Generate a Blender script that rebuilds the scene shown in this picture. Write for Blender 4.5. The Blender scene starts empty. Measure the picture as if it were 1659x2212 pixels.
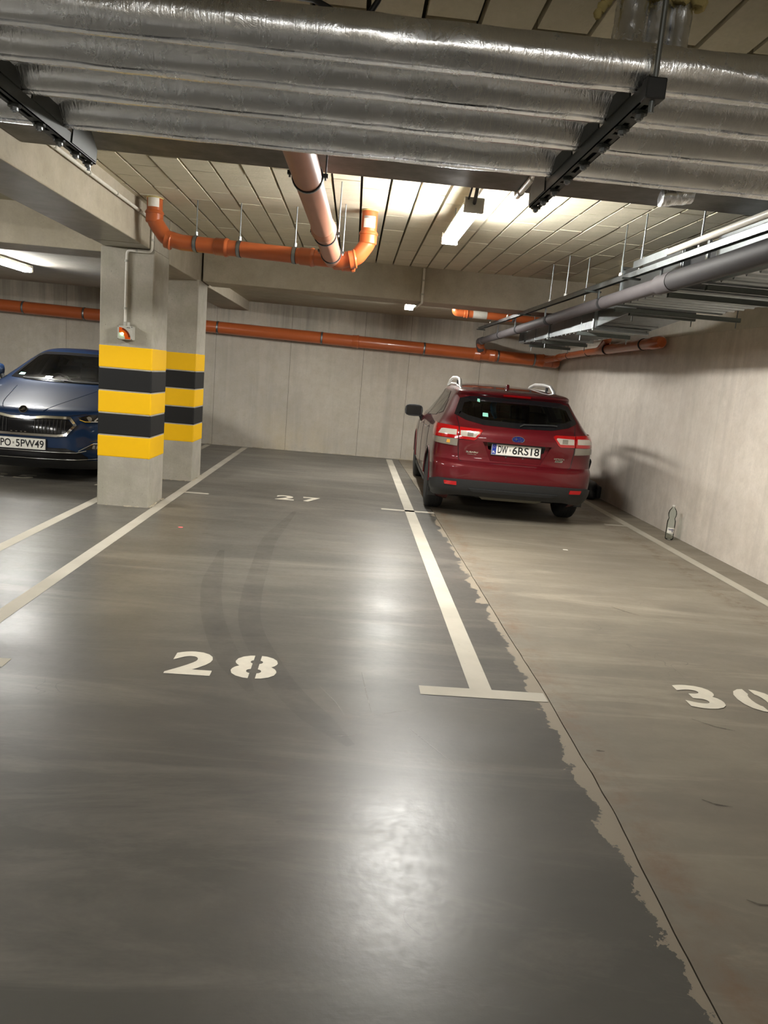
import bpy, bmesh, math, random
import numpy as np
from mathutils import Vector, Matrix, noise
random.seed(7)
S = bpy.context.scene
COL = S.collection
PI = math.pi

# ------------------------------------------------------------------ camera
cam = bpy.data.cameras.new('camera'); camo = bpy.data.objects.new('camera', cam); COL.objects.link(camo)
cam.sensor_fit = 'HORIZONTAL'; cam.sensor_width = 36.0; cam.lens = 1609.1 / 1659 * 36.0
cam.clip_start = 0.02; cam.clip_end = 200
def cam_matrix(pitch, yaw, roll, h):
    cy, sy, cp, sp = math.cos(yaw), math.sin(yaw), math.cos(pitch), math.sin(pitch)
    f = Vector((sy*cp, cy*cp, sp)); r = Vector((cy, -sy, 0)); u = r.cross(f)
    r2 = math.cos(roll)*r + math.sin(roll)*u; u2 = -math.sin(roll)*r + math.cos(roll)*u
    return Matrix(((r2.x, u2.x, -f.x, 0), (r2.y, u2.y, -f.y, 0), (r2.z, u2.z, -f.z, h), (0, 0, 0, 1)))
camo.matrix_world = cam_matrix(-.1812288, .0549407, .0863245, 1.46)
S.camera = camo

# ------------------------------------------------------------------ world and exposure
wd = bpy.data.worlds.new('world'); S.world = wd; wd.use_nodes = True
wd.node_tree.nodes['Background'].inputs[0].default_value = (.9, .85, .75, 1)
wd.node_tree.nodes['Background'].inputs[1].default_value = .01
S.view_settings.view_transform = 'Standard'; S.view_settings.look = 'None'
S.view_settings.gamma = 1.0; S.view_settings.use_curve_mapping = False
S.view_settings.exposure = 2.42
TUBE_EMIT = 36.0            # base brightness of the fluorescent diffusers; the middle bay lamp is boosted
S.cycles.max_bounces = 8; S.cycles.diffuse_bounces = 4; S.cycles.glossy_bounces = 4
S.cycles.transparent_max_bounces = 12; S.cycles.caustics_reflective = False; S.cycles.caustics_refractive = False
S.cycles.sample_clamp_indirect = 8.0

# ------------------------------------------------------------------ materials
class NT:
    def __init__(s, name):
        s.m = bpy.data.materials.new(name); s.m.use_nodes = True; s.t = s.m.node_tree; s.n = s.t.nodes
        s.b = s.n['Principled BSDF']; s.out = s.n['Material Output']; s.co = None
    def node(s, typ, **kw):
        n = s.n.new(typ)
        for k, v in kw.items(): setattr(n, k, v)
        return n
    def link(s, a, b): s.t.links.new(a, b)
    def coord(s):
        if not s.co: s.co = s.node('ShaderNodeTexCoord').outputs['Object']
        return s.co
    def mapping(s, scale=(1,1,1), loc=(0,0,0), rot=(0,0,0)):
        m = s.node('ShaderNodeMapping'); s.link(s.coord(), m.inputs[0])
        m.inputs['Scale'].default_value = scale; m.inputs['Location'].default_value = loc; m.inputs['Rotation'].default_value = rot
        return m.outputs[0]
    def noise(s, scale, detail=4, rough=.55, vec=None, dist=0):
        n = s.node('ShaderNodeTexNoise'); n.inputs['Scale'].default_value = scale; n.inputs['Detail'].default_value = detail
        n.inputs['Roughness'].default_value = rough; n.inputs['Distortion'].default_value = dist
        s.link(vec if vec else s.coord(), n.inputs['Vector']); return n.outputs['Fac']
    def ramp(s, fac, stops):
        r = s.node('ShaderNodeValToRGB'); s.link(fac, r.inputs[0]); e = r.color_ramp.elements
        while len(e) < len(stops): e.new(.5)
        for i, (p, c) in enumerate(stops):
            e[i].position = p; e[i].color = c if len(c) == 4 else (*c, 1)
        return r.outputs[0]
    def val(s, fac, a, b, c=0., d=1.):
        r = s.node('ShaderNodeMapRange'); s.link(fac, r.inputs[0])
        for i, v in enumerate((a, b, c, d)): r.inputs[i+1].default_value = v
        return r.outputs[0]
    def math(s, op, a, b=0.):
        m = s.node('ShaderNodeMath', operation=op)
        for i, v in enumerate((a, b)):
            if isinstance(v, (int, float)): m.inputs[i].default_value = v
            else: s.link(v, m.inputs[i])
        return m.outputs[0]
    def mix(s, fac, a, b, mode='MIX'):
        m = s.node('ShaderNodeMix', data_type='RGBA', blend_type=mode)
        for sock, v in ((m.inputs[0], fac), (m.inputs[6], a), (m.inputs[7], b)):
            if isinstance(v, (int, float)): sock.default_value = v
            elif isinstance(v, tuple): sock.default_value = v if len(v) == 4 else (*v, 1)
            else: s.link(v, sock)
        return m.outputs[2]
    def bump(s, h, strength=.3, dist=.01, prev=None):
        b = s.node('ShaderNodeBump'); b.inputs['Strength'].default_value = strength; b.inputs['Distance'].default_value = dist
        s.link(h, b.inputs['Height'])
        if prev: s.link(prev, b.inputs['Normal'])
        return b.outputs[0]
    def set(s, **kw):
        nm = dict(col='Base Color', rough='Roughness', metal='Metallic', normal='Normal', coat='Coat Weight', spec='Specular IOR Level', coatr='Coat Roughness',
                  trans='Transmission Weight', ior='IOR', emit='Emission Color', es='Emission Strength', alpha='Alpha')
        for k, v in kw.items():
            i = s.b.inputs[nm[k]]
            if isinstance(v, (int, float)): i.default_value = v
            elif isinstance(v, tuple): i.default_value = v if len(v) == 4 else (*v, 1)
            else: s.link(v, i)
        return s
def lin(r, g, b):
    f = lambda c: (c/12.92 if c <= .04045 else ((c+.055)/1.055)**2.4)
    return (f(r/255), f(g/255), f(b/255))
M = {}
def plain(name, col, rough=.5, metal=0., coat=0., grain=.06, gscale=40., bump=0.):
    t = NT(name); n = t.noise(gscale, 3)
    c = tuple(col)
    t.set(col=t.ramp(n, [(.3, tuple(x*(1-grain) for x in c)), (.7, tuple(min(1, x*(1+grain)) for x in c))]), rough=rough, metal=metal, coat=coat)
    if bump: t.set(normal=t.bump(n, bump, .002))
    M[name] = t.m; return t.m
def concrete(name, col, var=.22, rough=.85, drip=0., piece=0., streak=.0, blotch=.7, pits=.5, tint=(.95, 1.0, .88), bump=.35, spec=.3, rvar=.1):
    t = NT(name)
    big = t.noise(blotch, 6, .6); mid = t.noise(6, 5, .6); fine = t.noise(55, 3)
    if piece: oi = t.node('ShaderNodeObjectInfo')
    c1 = tuple(x*(1-var) for x in col); c2 = tuple(min(1, x*(1+var*.6)) for x in col)
    c = t.ramp(big, [(.28, c1), (.5, col), (.72, c2)])
    c = t.mix(t.val(mid, .38, .7, 0, .5), c, tuple(x*y*.76 for x, y in zip(col, tint)))
    c = t.mix(t.val(t.noise(17, 6, .7), .5, .72, 0, .35), c, tuple(x*.68 for x in col))
    if piece: c = t.mix(t.val(oi.outputs['Random'], 0, 1, 0, piece), c, tuple(x*.6 for x in col))
    if streak:
        st = t.noise(1, 6, .7, t.mapping((2.6, 2.6, .22)), .4)
        c = t.mix(t.val(st, .5, .72, 0, streak), c, tuple(x*.55 for x in col))
        st2 = t.noise(1, 4, .6, t.mapping((4.5, 4.5, .35), (3, 7, 1)))
        c = t.mix(t.val(st2, .55, .75, 0, streak*.7), c, tuple(min(1, x*1.35) for x in col))
    if drip:            # dark run-off stains hanging from the top of the wall
        sx = t.node('ShaderNodeSeparateXYZ'); t.link(t.coord(), sx.inputs[0])
        dn = t.noise(1, 6, .75, t.mapping((4.2, 4.2, .12), (1, 2, 0))); bn = t.noise(.55, 3, .5, t.mapping((1, 1, .1), (5, 2, 0)))
        reach = t.math('ADD', t.math('MULTIPLY', dn, 1.6), t.math('MULTIPLY', bn, 1.4))
        dm = t.val(t.math('ADD', t.math('MULTIPLY', sx.outputs[2], .62), reach), 2.75, 3.15, 0, drip)
        c = t.mix(dm, c, tuple(x*.42 for x in col))
        lo = t.math('MULTIPLY', t.val(sx.outputs[2], .75, .0, 0, 1), t.val(t.noise(1.1, 5, .6, t.mapping((1, 1, .6), (9, 0, 0))), .48, .66, 0, .55))
        c = t.mix(lo, c, tuple(x*y for x, y in zip(col, (1.12, 1.0, .72))))
    if pits:
        v = t.node('ShaderNodeTexVoronoi'); v.inputs['Scale'].default_value = 26; t.link(t.coord(), v.inputs['Vector'])
        pm = t.math('MULTIPLY', t.val(v.outputs['Distance'], .06, .12, 1, 0), t.val(t.noise(3.1, 3), .52, .62, 0, pits))
        c = t.mix(pm, c, tuple(x*.3 for x in col))
    c = t.mix(t.val(fine, .3, .7, 0, .28), c, tuple(x*.72 for x in col))
    nrm = t.bump(mid, bump*.4, .01); nrm = t.bump(fine, bump, .003, nrm)
    t.set(col=c, rough=t.val(mid, .3, .7, rough-rvar, min(1, rough+rvar)), normal=nrm, spec=spec)
    M[name] = t.m; return t.m

concrete('wall_concrete', lin(196, 189, 176), .24, .85, drip=.75, streak=.42, blotch=.5, pits=.8, tint=(1.03, .98, .85))
concrete('side_wall_concrete', lin(212, 203, 191), .12, .85, streak=.5, blotch=.6, pits=.1, tint=(1, .97, .92))
concrete('beam_concrete', lin(180, 171, 153), .18, .8, streak=.15, blotch=.9, pits=.5, tint=(1, .98, .9))
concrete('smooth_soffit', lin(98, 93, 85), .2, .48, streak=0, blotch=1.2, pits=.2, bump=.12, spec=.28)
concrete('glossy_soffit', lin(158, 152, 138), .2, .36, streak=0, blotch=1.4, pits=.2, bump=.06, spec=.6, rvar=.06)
concrete('column_concrete', lin(178, 172, 159), .26, .8, streak=.35, blotch=2.2, pits=1.)
concrete('plaster', lin(205, 199, 188), .05, .8, streak=0, blotch=.7, pits=0, bump=.1)
concrete('slab_concrete', lin(176, 168, 148), .14, .8, streak=0, blotch=.7, pits=.2)
concrete('board_concrete', lin(230, 222, 199), .10, .9, piece=.5, streak=0, blotch=1.1, pits=.3, bump=.6)
concrete('joint_dark', lin(52, 46, 36), .15, .95, pits=0)
# floor: two pours of power-floated concrete
def floor_mat(name, dark):
    t = NT(name)
    big = t.noise(.42, 6, .6, dist=.6); mid = t.noise(1.7, 6, .62, t.mapping((.6, 1.6, 1), rot=(0, 0, .3))); fine = t.noise(45, 3)
    swirl = t.noise(1.2, 7, .7, t.mapping((.35, 2.2, 1), rot=(0, 0, -.15)), 1.2)
    if dark: A, B, C = lin(78, 77, 73), lin(98, 95, 89), lin(120, 115, 106)
    else: A, B, C = lin(112, 105, 94), lin(132, 124, 110), lin(152, 143, 127)
    c = t.ramp(big, [(.3, A), (.5, B), (.72, C)])
    c = t.mix(t.val(mid, .38, .68, 0, .7), c, tuple(x*.72 for x in B))
    c = t.mix(t.val(swirl, .5, .7, 0, .55), c, tuple(min(1, x*1.28) for x in C))
    c = t.mix(t.val(t.noise(2.6, 5, .6), .62, .75, 0, .35), c, lin(112, 98, 84))
    c = t.mix(t.val(fine, .35, .7, 0, .15), c, tuple(x*.75 for x in B))
    sx = t.node('ShaderNodeSeparateXYZ'); t.link(t.coord(), sx.inputs[0])
    rr = t.val(mid, .3, .7, .285, .37) if dark else t.val(mid, .3, .7, .46, .62)
    if dark:     # worn, paler strip with a ragged edge beside the construction joint
        d = t.math('SUBTRACT', 1.035, sx.outputs[0])
        th = t.math('MULTIPLY', t.val(t.noise(5.5, 6, .7), .3, .75, .0, 1.), .13)
        mask = t.math('GREATER_THAN', th, d)
        c = t.mix(t.math('MULTIPLY', mask, .8), c, lin(150, 138, 120))
        rr = t.math('ADD', rr, t.math('MULTIPLY', mask, .3))
    else:        # brown dirt line along the right bay
        d = t.math('ABSOLUTE', t.math('SUBTRACT', sx.outputs[0], 3.02))
        dm = t.math('MULTIPLY', t.val(d, .0, .17, 1, 0), t.val(t.noise(7, 6, .7), .47, .62, 0, 1))
        c = t.mix(t.math('MULTIPLY', dm, .6), c, lin(92, 72, 50))
        d2 = t.math('ABSOLUTE', t.math('SUBTRACT', sx.outputs[0], 1.1))
        c = t.mix(t.math('MULTIPLY', t.val(d2, 0, .14, 1, 0), t.val(t.noise(6, 5, .7), .42, .66, 0, .7)), c, lin(120, 96, 74))
    v = t.node('ShaderNodeTexVoronoi', feature='DISTANCE_TO_EDGE'); v.inputs['Scale'].default_value = 1.3
    wv = t.node('ShaderNodeVectorMath', operation='ADD'); nz = t.node('ShaderNodeTexNoise'); nz.inputs['Scale'].default_value = 3.0
    t.link(t.coord(), nz.inputs['Vector']); t.link(t.coord(), wv.inputs[0]); t.link(nz.outputs['Color'], wv.inputs[1]); t.link(wv.outputs[0], v.inputs['Vector'])
    crack = t.math('MULTIPLY', t.val(v.outputs['Distance'], 0, .006, 1, 0), t.val(t.noise(.8, 3), .55, .65, 0, .5))
    c = t.mix(crack, c, tuple(x*.4 for x in A))
    nrm = t.bump(mid, .05, .02); nrm = t.bump(fine, .16, .002, nrm); nrm = t.bump(swirl, .05, .01, nrm)
    rr = t.math('ADD', rr, t.math('MULTIPLY', t.val(t.noise(24, 6, .75), .45, .7, 0, 1), .06))
    t.set(col=c, rough=rr, normal=nrm, spec=.33)
    M[name] = t.m
floor_mat('floor_dark', True); floor_mat('floor_beige', False)
def foil_mat():
    t = NT('foil')
    rib = t.noise(1, 4, .65, t.mapping((95, 14, 14))); cr = t.noise(1, 6, .7, t.mapping((16, 9, 9)), .8); big = t.noise(2.5, 4)
    v = t.node('ShaderNodeTexVoronoi', feature='DISTANCE_TO_EDGE'); v.inputs['Scale'].default_value = 14; t.link(t.mapping((1.6, .8, .8)), v.inputs['Vector'])
    nrm = t.bump(rib, .5, .003); nrm = t.bump(cr, .26, .010, nrm); nrm = t.bump(t.val(v.outputs['Distance'], 0, .05), .12, .002, nrm)
    t.set(col=t.ramp(big, [(.3, lin(228, 231, 236)), (.7, lin(247, 248, 250))]), metal=.95, rough=t.val(cr, .3, .7, .17, .32), normal=nrm)
    M['foil'] = t.m
foil_mat()
def galv_mat(name, base, r=.38):
    t = NT(name); v = t.node('ShaderNodeTexVoronoi'); v.inputs['Scale'].default_value = 22; t.link(t.coord(), v.inputs['Vector'])
    n = t.noise(4, 4)
    c = t.mix(t.val(v.outputs['Distance'], 0, .6, 0, .35), base, tuple(x*.7 for x in base)); c = t.mix(t.val(n, .4, .7, 0, .3), c, tuple(x*.75 for x in base))
    t.set(col=c, metal=1., rough=t.val(n, .3, .7, r-.08, r+.1)); M[name] = t.m
galv_mat('galvanised', lin(158, 163, 165)); plain('dark_steel', lin(58, 62, 59), .5, metal=.3)
plain('orange_pvc', lin(180, 92, 48), .28, coat=.3, grain=.05, gscale=5)
plain('pale_orange_pvc', lin(174, 120, 97), .42, grain=.06, gscale=6)
plain('black_rubber', (.012, .012, .013), .75); plain('black_plastic', (.022, .023, .024), .5, bump=.1)
plain('gloss_black', (.008, .008, .009), .12); plain('grey_pipe', lin(74, 70, 71), .6, grain=.08, gscale=9); plain('dark_pipe', lin(46, 44, 45), .65, grain=.1, gscale=9); plain('bar_steel', lin(104, 110, 107), .5, metal=.4)
plain('white_plastic', lin(222, 218, 208), .45); plain('grey_plastic', lin(180, 178, 168), .45); plain('white_paint', lin(226, 219, 202), .6)
plain('yellow_paint', lin(246, 198, 8), .5, grain=.05, gscale=12, bump=.1); plain('black_paint', lin(38, 38, 38), .5, grain=.15, gscale=12, bump=.1)
plain('foam', lin(196, 180, 122), .9, bump=.6); plain('chrome', (.82, .82, .80), .08, metal=1.); plain('satin_silver', (.78, .78, .76), .35, metal=.7)
plain('plate_white', lin(232, 230, 222), .35); plain('plate_blue', lin(18, 52, 150), .4); plain('plate_black', (.006, .006, .006), .5)
plain('tyre', (.012, .012, .012), .85, bump=.2); plain('interior', (.04, .04, .04), .8); plain('interior_beige', lin(160, 152, 126), .7)
plain('blue_cloth', lin(20, 165, 240), .7); plain('cyan_sticker', lin(150, 225, 205), .5); plain('orange_lens', lin(214, 84, 20), .2); plain('brown_lens', lin(110, 40, 16), .2)
plain('emblem_blue', lin(20, 34, 100), .2, coat=.6); plain('pink_spot', lin(230, 110, 110), .7); plain('paper', lin(230, 226, 216), .8); plain('print_grey', lin(150, 146, 140), .6)
plain('cable_black', (.01, .01, .01), .45); plain('amber', lin(205, 150, 60), .3); plain('skid_silver', lin(120, 118, 104), .45, metal=.5)
def stripe_paint(name, col):
    t = NT(name); n = t.noise(9, 6, .7); ch = t.noise(30, 5, .7)
    c = t.mix(t.val(n, .35, .7, 0, .12), col, tuple(x*.8 for x in col)); c = t.mix(t.val(ch, .70, .76, 0, .8), c, tuple(x*.25 for x in col))
    t.set(col=c, rough=.6, spec=.3, normal=t.bump(n, .2, .004)); M[name] = t.m
stripe_paint('band_yellow', lin(244, 190, 0)); stripe_paint('band_black', lin(25, 25, 25))
def worn_paint():
    t = NT('line_paint'); n = t.noise(14, 6, .7); b = t.noise(2, 4)
    c = t.ramp(b, [(.3, lin(172, 166, 152)), (.7, lin(194, 188, 174))]); c = t.mix(t.val(n, .62, .74, 0, .45), c, lin(140, 132, 118))
    t.set(col=c, rough=.75, spec=.25, normal=t.bump(n, .15, .002)); M['line_paint'] = t.m
worn_paint()
plain('digit_paint', lin(214, 207, 190), .55, grain=.06, gscale=18)
plain('cabin_trim', lin(104, 100, 84), .8)
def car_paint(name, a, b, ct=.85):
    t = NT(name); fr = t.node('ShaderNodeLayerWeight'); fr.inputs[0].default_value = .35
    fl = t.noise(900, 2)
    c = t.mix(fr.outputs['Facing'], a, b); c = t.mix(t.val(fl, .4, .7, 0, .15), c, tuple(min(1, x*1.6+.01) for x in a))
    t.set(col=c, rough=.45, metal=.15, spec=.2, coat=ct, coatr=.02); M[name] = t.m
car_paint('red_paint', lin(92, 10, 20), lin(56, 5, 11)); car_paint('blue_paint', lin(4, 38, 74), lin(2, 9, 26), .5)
def glass(name, tint, f0=.06):
    t = NT(name); t.n.remove(t.b)
    tr = t.node('ShaderNodeBsdfTransparent'); tr.inputs[0].default_value = (*tint, 1)
    gl = t.node('ShaderNodeBsdfGlossy'); gl.inputs[0].default_value = (1, 1, 1, 1); gl.inputs[1].default_value = .02
    fr = t.node('ShaderNodeFresnel'); fr.inputs[0].default_value = f0 if f0 > 1 else 1.5
    mx = t.node('ShaderNodeMixShader'); t.link(fr.outputs[0], mx.inputs[0]); t.link(tr.outputs[0], mx.inputs[1]); t.link(gl.outputs[0], mx.inputs[2])
    t.link(mx.outputs[0], t.out.inputs[0]); M[name] = t.m
glass('glass_dark', (.56, .60, .54)); glass('glass_clear', (.75, .80, .76)); glass('bottle_plastic', (.89, .935, .915), 1.24); glass('lens_clear', (.8, .8, .8))
def lens(name, col, rough=.12):
    t = NT(name); w = t.node('ShaderNodeTexWave'); w.inputs['Scale'].default_value = 22; t.link(t.coord(), w.inputs['Vector'])
    t.set(col=t.mix(w.outputs['Fac'], col, tuple(x*.8 for x in col)), rough=rough, coat=1., coatr=.02); M[name] = t.m
lens('red_lens', lin(170, 8, 14)); lens('white_lens', lin(186, 178, 166)); lens('grey_lens', lin(128, 122, 110)); lens('red_reflector', lin(200, 16, 24))
def emit(name, col, s):
    t = NT(name); t.set(col=(.9, .9, .9), emit=col, es=s, rough=.4); M[name] = t.m
emit('tube_light', (1., .985, .94), TUBE_EMIT); emit('boosted_tube_light', (1., .985, .94), TUBE_EMIT*1.6); emit('green_led', (.45, 1., .45), 6.0)  # stronger copy of the diffuser emission, only for the middle bay lamp

# ------------------------------------------------------------------ mesh helpers
class MB:
    def __init__(s): s.v = []; s.f = []
    def add(s, vs, fs):
        o = len(s.v); s.v += [tuple(v) for v in vs]; s.f += [tuple(i+o for i in f) for f in fs]; return s
    def box(s, x0, x1, y0, y1, z0, z1):
        vs = [(x, y, z) for z in (z0, z1) for y in (y0, y1) for x in (x0, x1)]
        return s.add(vs, [(0,2,3,1), (4,5,7,6), (0,1,5,4), (2,6,7,3), (0,4,6,2), (1,3,7,5)])
    def tube(s, pts, r, n=20, cap=True, squash=None):
        P = [Vector(p) for p in pts]; R = r if isinstance(r, (list, tuple)) else [r]*len(P)
        T = []
        for i in range(len(P)):
            a = P[max(0, i-1)]; b = P[min(len(P)-1, i+1)]; T.append((b-a).normalized())
        up = Vector((0, 0, 1)) if abs(T[0].z) < .9 else Vector((0, 1, 0))
        N = (up - T[0]*up.dot(T[0])).normalized(); vs = []
        for i, p in enumerate(P):
            N = (N - T[i]*N.dot(T[i])).normalized(); B = T[i].cross(N)
            for k in range(n):
                a = 2*PI*k/n; vs.append(p + (N*math.cos(a) + B*math.sin(a))*R[i])
        fs = [(i*n+k, i*n+(k+1) % n, (i+1)*n+(k+1) % n, (i+1)*n+k) for i in range(len(P)-1) for k in range(n)]
        if cap: fs += [tuple(range(n-1, -1, -1)), tuple((len(P)-1)*n+k for k in range(n))]
        return s.add(vs, fs)
    def lathe(s, prof, n=28, c=(0,0,0), axis='z'):
        vs = []
        for r, h in prof:
            for k in range(n):
                a = 2*PI*k/n; p = (r*math.cos(a), r*math.sin(a), h)
                if axis == 'x': p = (h, p[0], p[1])
                if axis == 'y': p = (p[0], h, p[1])
                vs.append((p[0]+c[0], p[1]+c[1], p[2]+c[2]))
        m = len(prof)
        fs = [(i*n+k, i*n+(k+1) % n, (i+1)*n+(k+1) % n, (i+1)*n+k) for i in range(m-1) for k in range(n)]
        fs += [tuple(range(n-1, -1, -1)), tuple((m-1)*n+k for k in range(n))]
        return s.add(vs, fs)
    def prism(s, poly, axis, a, b):
        def mk(p, h): return {'x': (h, p[0], p[1]), 'y': (p[0], h, p[1]), 'z': (p[0], p[1], h)}[axis]
        n = len(poly); vs = [mk(p, a) for p in poly] + [mk(p, b) for p in poly]
        return s.add(vs, [tuple(range(n-1, -1, -1)), tuple(range(n, 2*n))] + [(i, (i+1) % n, n+(i+1) % n, n+i) for i in range(n)])
    def ball(s, c, r, n=10, sq=(1,1,1), jit=0):
        vs = []
        for i in range(1, n):
            for k in range(2*n):
                t = PI*i/n; a = PI*k/n; q = 1+jit*random.uniform(-1, 1)
                vs.append((c[0]+r*sq[0]*q*math.sin(t)*math.cos(a), c[1]+r*sq[1]*q*math.sin(t)*math.sin(a), c[2]+r*sq[2]*q*math.cos(t)))
        m = 2*n; fs = [(i*m+k, (i+1)*m+k, (i+1)*m+(k+1) % m, i*m+(k+1) % m) for i in range(n-2) for k in range(m)]
        fs += [tuple(range(m)), tuple((n-2)*m+k for k in range(m-1, -1, -1))]
        return s.add(vs, fs)
    def mesh(s, name, fix=True):
        me = bpy.data.meshes.new(name); me.from_pydata(s.v, [], s.f); me.update()
        if fix:
            bm = bmesh.new(); bm.from_mesh(me); bmesh.ops.recalc_face_normals(bm, faces=bm.faces); bm.to_mesh(me); bm.free()
        return me
WL = {}
def props(o, label=None, cat=None, group=None, kind=None):
    for k, v in (('label', label), ('category', cat), ('group', group), ('kind', kind)):
        if v: o[k] = v
    return o
def thing(name, loc, label, cat, group=None, rz=0, kind=None):
    o = bpy.data.objects.new(name, None); COL.objects.link(o); o.location = loc; o.rotation_euler.z = rz
    o.empty_display_size = .1; WL[o.name] = Vector(loc); return props(o, label, cat, group, kind)
def obj(name, mb, mat, parent=None, smooth=False, bevel=0., local=False, label=None, kind=None, ang=40, me=None):
    me = me or mb.mesh(name)
    if parent is not None and not local:
        off = WL.get(parent.name)
        if off is not None and off.length > 0: me.transform(Matrix.Translation(-off))
    o = bpy.data.objects.new(name, me); COL.objects.link(o)
    if parent is not None:
        o.parent = parent; WL[o.name] = WL.get(parent.name, Vector((0, 0, 0)))
    else:
        c = Vector((0, 0, 0)); n = max(1, len(me.vertices))
        xs = [v.co for v in me.vertices]
        c = Vector(((min(v.x for v in xs)+max(v.x for v in xs))/2, (min(v.y for v in xs)+max(v.y for v in xs))/2, min(v.z for v in xs)))
        me.transform(Matrix.Translation(-c)); o.location = c; WL[o.name] = c
    if mat: me.materials.append(M[mat] if isinstance(mat, str) else mat)
    if smooth:
        me.shade_smooth(); me.set_sharp_from_angle(angle=math.radians(ang))
    if bevel:
        b = o.modifiers.new('bevel', 'BEVEL'); b.width = bevel; b.segments = 2; b.limit_method = 'ANGLE'
    return props(o, label, None, None, kind)
def struct(name, mb, mat, label, cat, **kw):
    o = obj(name, mb, mat, **kw); return props(o, label, cat, None, 'structure')
def fillet(pts, rad, n=7):
    P = [Vector(p) for p in pts]; out = [P[0]]
    for i in range(1, len(P)-1):
        a = (P[i-1]-P[i]); b = (P[i+1]-P[i]); ang = a.angle(b); d = min(rad/math.tan(ang/2), a.length*.49, b.length*.49)
        s0 = P[i]+a.normalized()*d; s1 = P[i]+b.normalized()*d
        for k in range(n+1):
            t = k/n; out.append((1-t)**2*s0 + 2*t*(1-t)*P[i] + t*t*s1)
    out.append(P[-1]); return out
def text_mesh(txt, size, bold=0., depth=.001, sx=1.):
    cu = bpy.data.curves.new('glyphs', 'FONT'); cu.body = txt; cu.size = size; cu.offset = bold; cu.extrude = depth; cu.align_x = 'CENTER'; cu.align_y = 'CENTER'
    cu.resolution_u = 4
    o = bpy.data.objects.new('glyphs', cu); COL.objects.link(o)
    dg = bpy.context.evaluated_depsgraph_get(); me = bpy.data.meshes.new_from_object(o.evaluated_get(dg))
    bpy.data.objects.remove(o)
    if sx != 1.: me.transform(Matrix.Diagonal((sx, 1, 1, 1)))
    return me
def fit_mesh(me, x0, x1, y0, y1):       # scale a flat mesh to a rectangle
    xs = [v.co.x for v in me.vertices]; ys = [v.co.y for v in me.vertices]
    a, b, c, d = min(xs), max(xs), min(ys), max(ys)
    for v in me.vertices:
        v.co.x = x0 + (v.co.x-a)/(b-a)*(x1-x0); v.co.y = y0 + (v.co.y-c)/(d-c)*(y1-y0)
    return me

# ------------------------------------------------------------------ room shell
XR, YB, ZC, ZL = 3.61, 13.3, 2.75, 2.50
def jx(y):
    return float(np.interp(y, [-6, 1.5, 2.42, 3.43, 4.76, 8, 13.3], [.95, 1.0, 1.045, 1.047, 1.03, 1.0, .90])) + .007*noise.noise((y*1.3, 2, 0)) + .004*noise.noise((y*7, 5, 0))
ys = [-6.5 + 19.8*i/420 for i in range(421)]
fl = thing('floor', (0, 0, 0), 'grey power-floated concrete garage floor in two pours with a ragged joint', 'floor', kind='structure')
mb = MB()
for y in ys: mb.v += [(-9, y, 0), (jx(y)-.003, y, 0), (jx(y)-.003, y, -.03)]
mb.f = [(3*i, 3*i+1, 3*i+4, 3*i+3) for i in range(420)] + [(3*i+1, 3*i+2, 3*i+5, 3*i+4) for i in range(420)]
obj('floor_slab', mb, 'floor_dark', fl, label='darker smooth slab left of the joint')
mb = MB()
for y in ys: mb.v += [(jx(y)+.003+.002*noise.noise((y*9, 1, 1)), y, -.001), (XR, y, -.001), (jx(y)+.003, y, -.03)]
mb.f = [(3*i, 3*i+1, 3*i+4, 3*i+3) for i in range(420)] + [(3*i+2, 3*i, 3*i+3, 3*i+5) for i in range(420)]
obj('floor_slab', mb, 'floor_beige', fl, label='paler beige slab right of the joint')
obj('joint_bed', MB().box(.8, 1.2, -6.5, 13.3, -.06, -.02), 'joint_dark', fl)
def ribbon(paths, w, z):
    mb = MB()
    for P in paths:
        P = [Vector((*p, z)) for p in P]; o = len(mb.v)
        for i, p in enumerate(P):
            d = (P[min(i+1, len(P)-1)]-P[max(i-1, 0)]).normalized(); n_ = Vector((-d.y, d.x, 0))*w/2*(1 if 0 < i < len(P)-1 else .3); mb.v += [tuple(p+n_), tuple(p-n_)]
        mb.f += [(o+2*i+1, o+2*i+3, o+2*i+2, o+2*i) for i in range(len(P)-1)]
    return mb
def smear(name, col, amt, sc):
    t = NT(name); tr = t.node('ShaderNodeBsdfTransparent'); mx = t.node('ShaderNodeMixShader')
    t.link(t.val(t.noise(sc, 5, .7), .35, .7, amt*.2, amt), mx.inputs[0]); t.link(tr.outputs[0], mx.inputs[1]); t.set(col=col, rough=.5); t.link(t.b.outputs[0], mx.inputs[2]); t.link(mx.outputs[0], t.out.inputs[0]); M[name] = t.m
smear('tyre_smear', lin(52, 50, 48), .15, 5); smear('scratch_light', lin(170, 166, 156), .6, 20); smear('scratch_dark', lin(40, 34, 28), .7, 25)
def curve_pts(P, n=24): return [(p.x, p.y) for p in fillet([(*p, 0) for p in P], 4, n)]
obj('tyre_marks', ribbon([curve_pts([(-.93, 5.75), (-.84, 4.8), (-.72, 4.2), (-.57, 3.69), (-.36, 3.2)]), curve_pts([(-.50, 7.6), (-.62, 6.2), (-.56, 4.8), (-.50, 4.07), (-.19, 3.19), (.1, 2.75)])], .13, .0008), 'tyre_smear', fl, kind='stuff', label='faint curved tyre marks in bay 28')
obj('scratches', ribbon([[(.34, 2.944), (.42, 2.80), (.501, 2.656)], [(-.02, 2.81), (.08, 2.83), (.16, 2.86)], [(.15, 3.5), (.17, 3.25), (.19, 3.05)], [(.2, 3.03), (.3, 3.08), (.36, 3.10)], [(-.05, 3.3), (.03, 3.14), (.07, 3.02)]], .006, .0009), 'scratch_light', fl, kind='stuff', label='pale scratches by the T shaped line')
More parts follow.
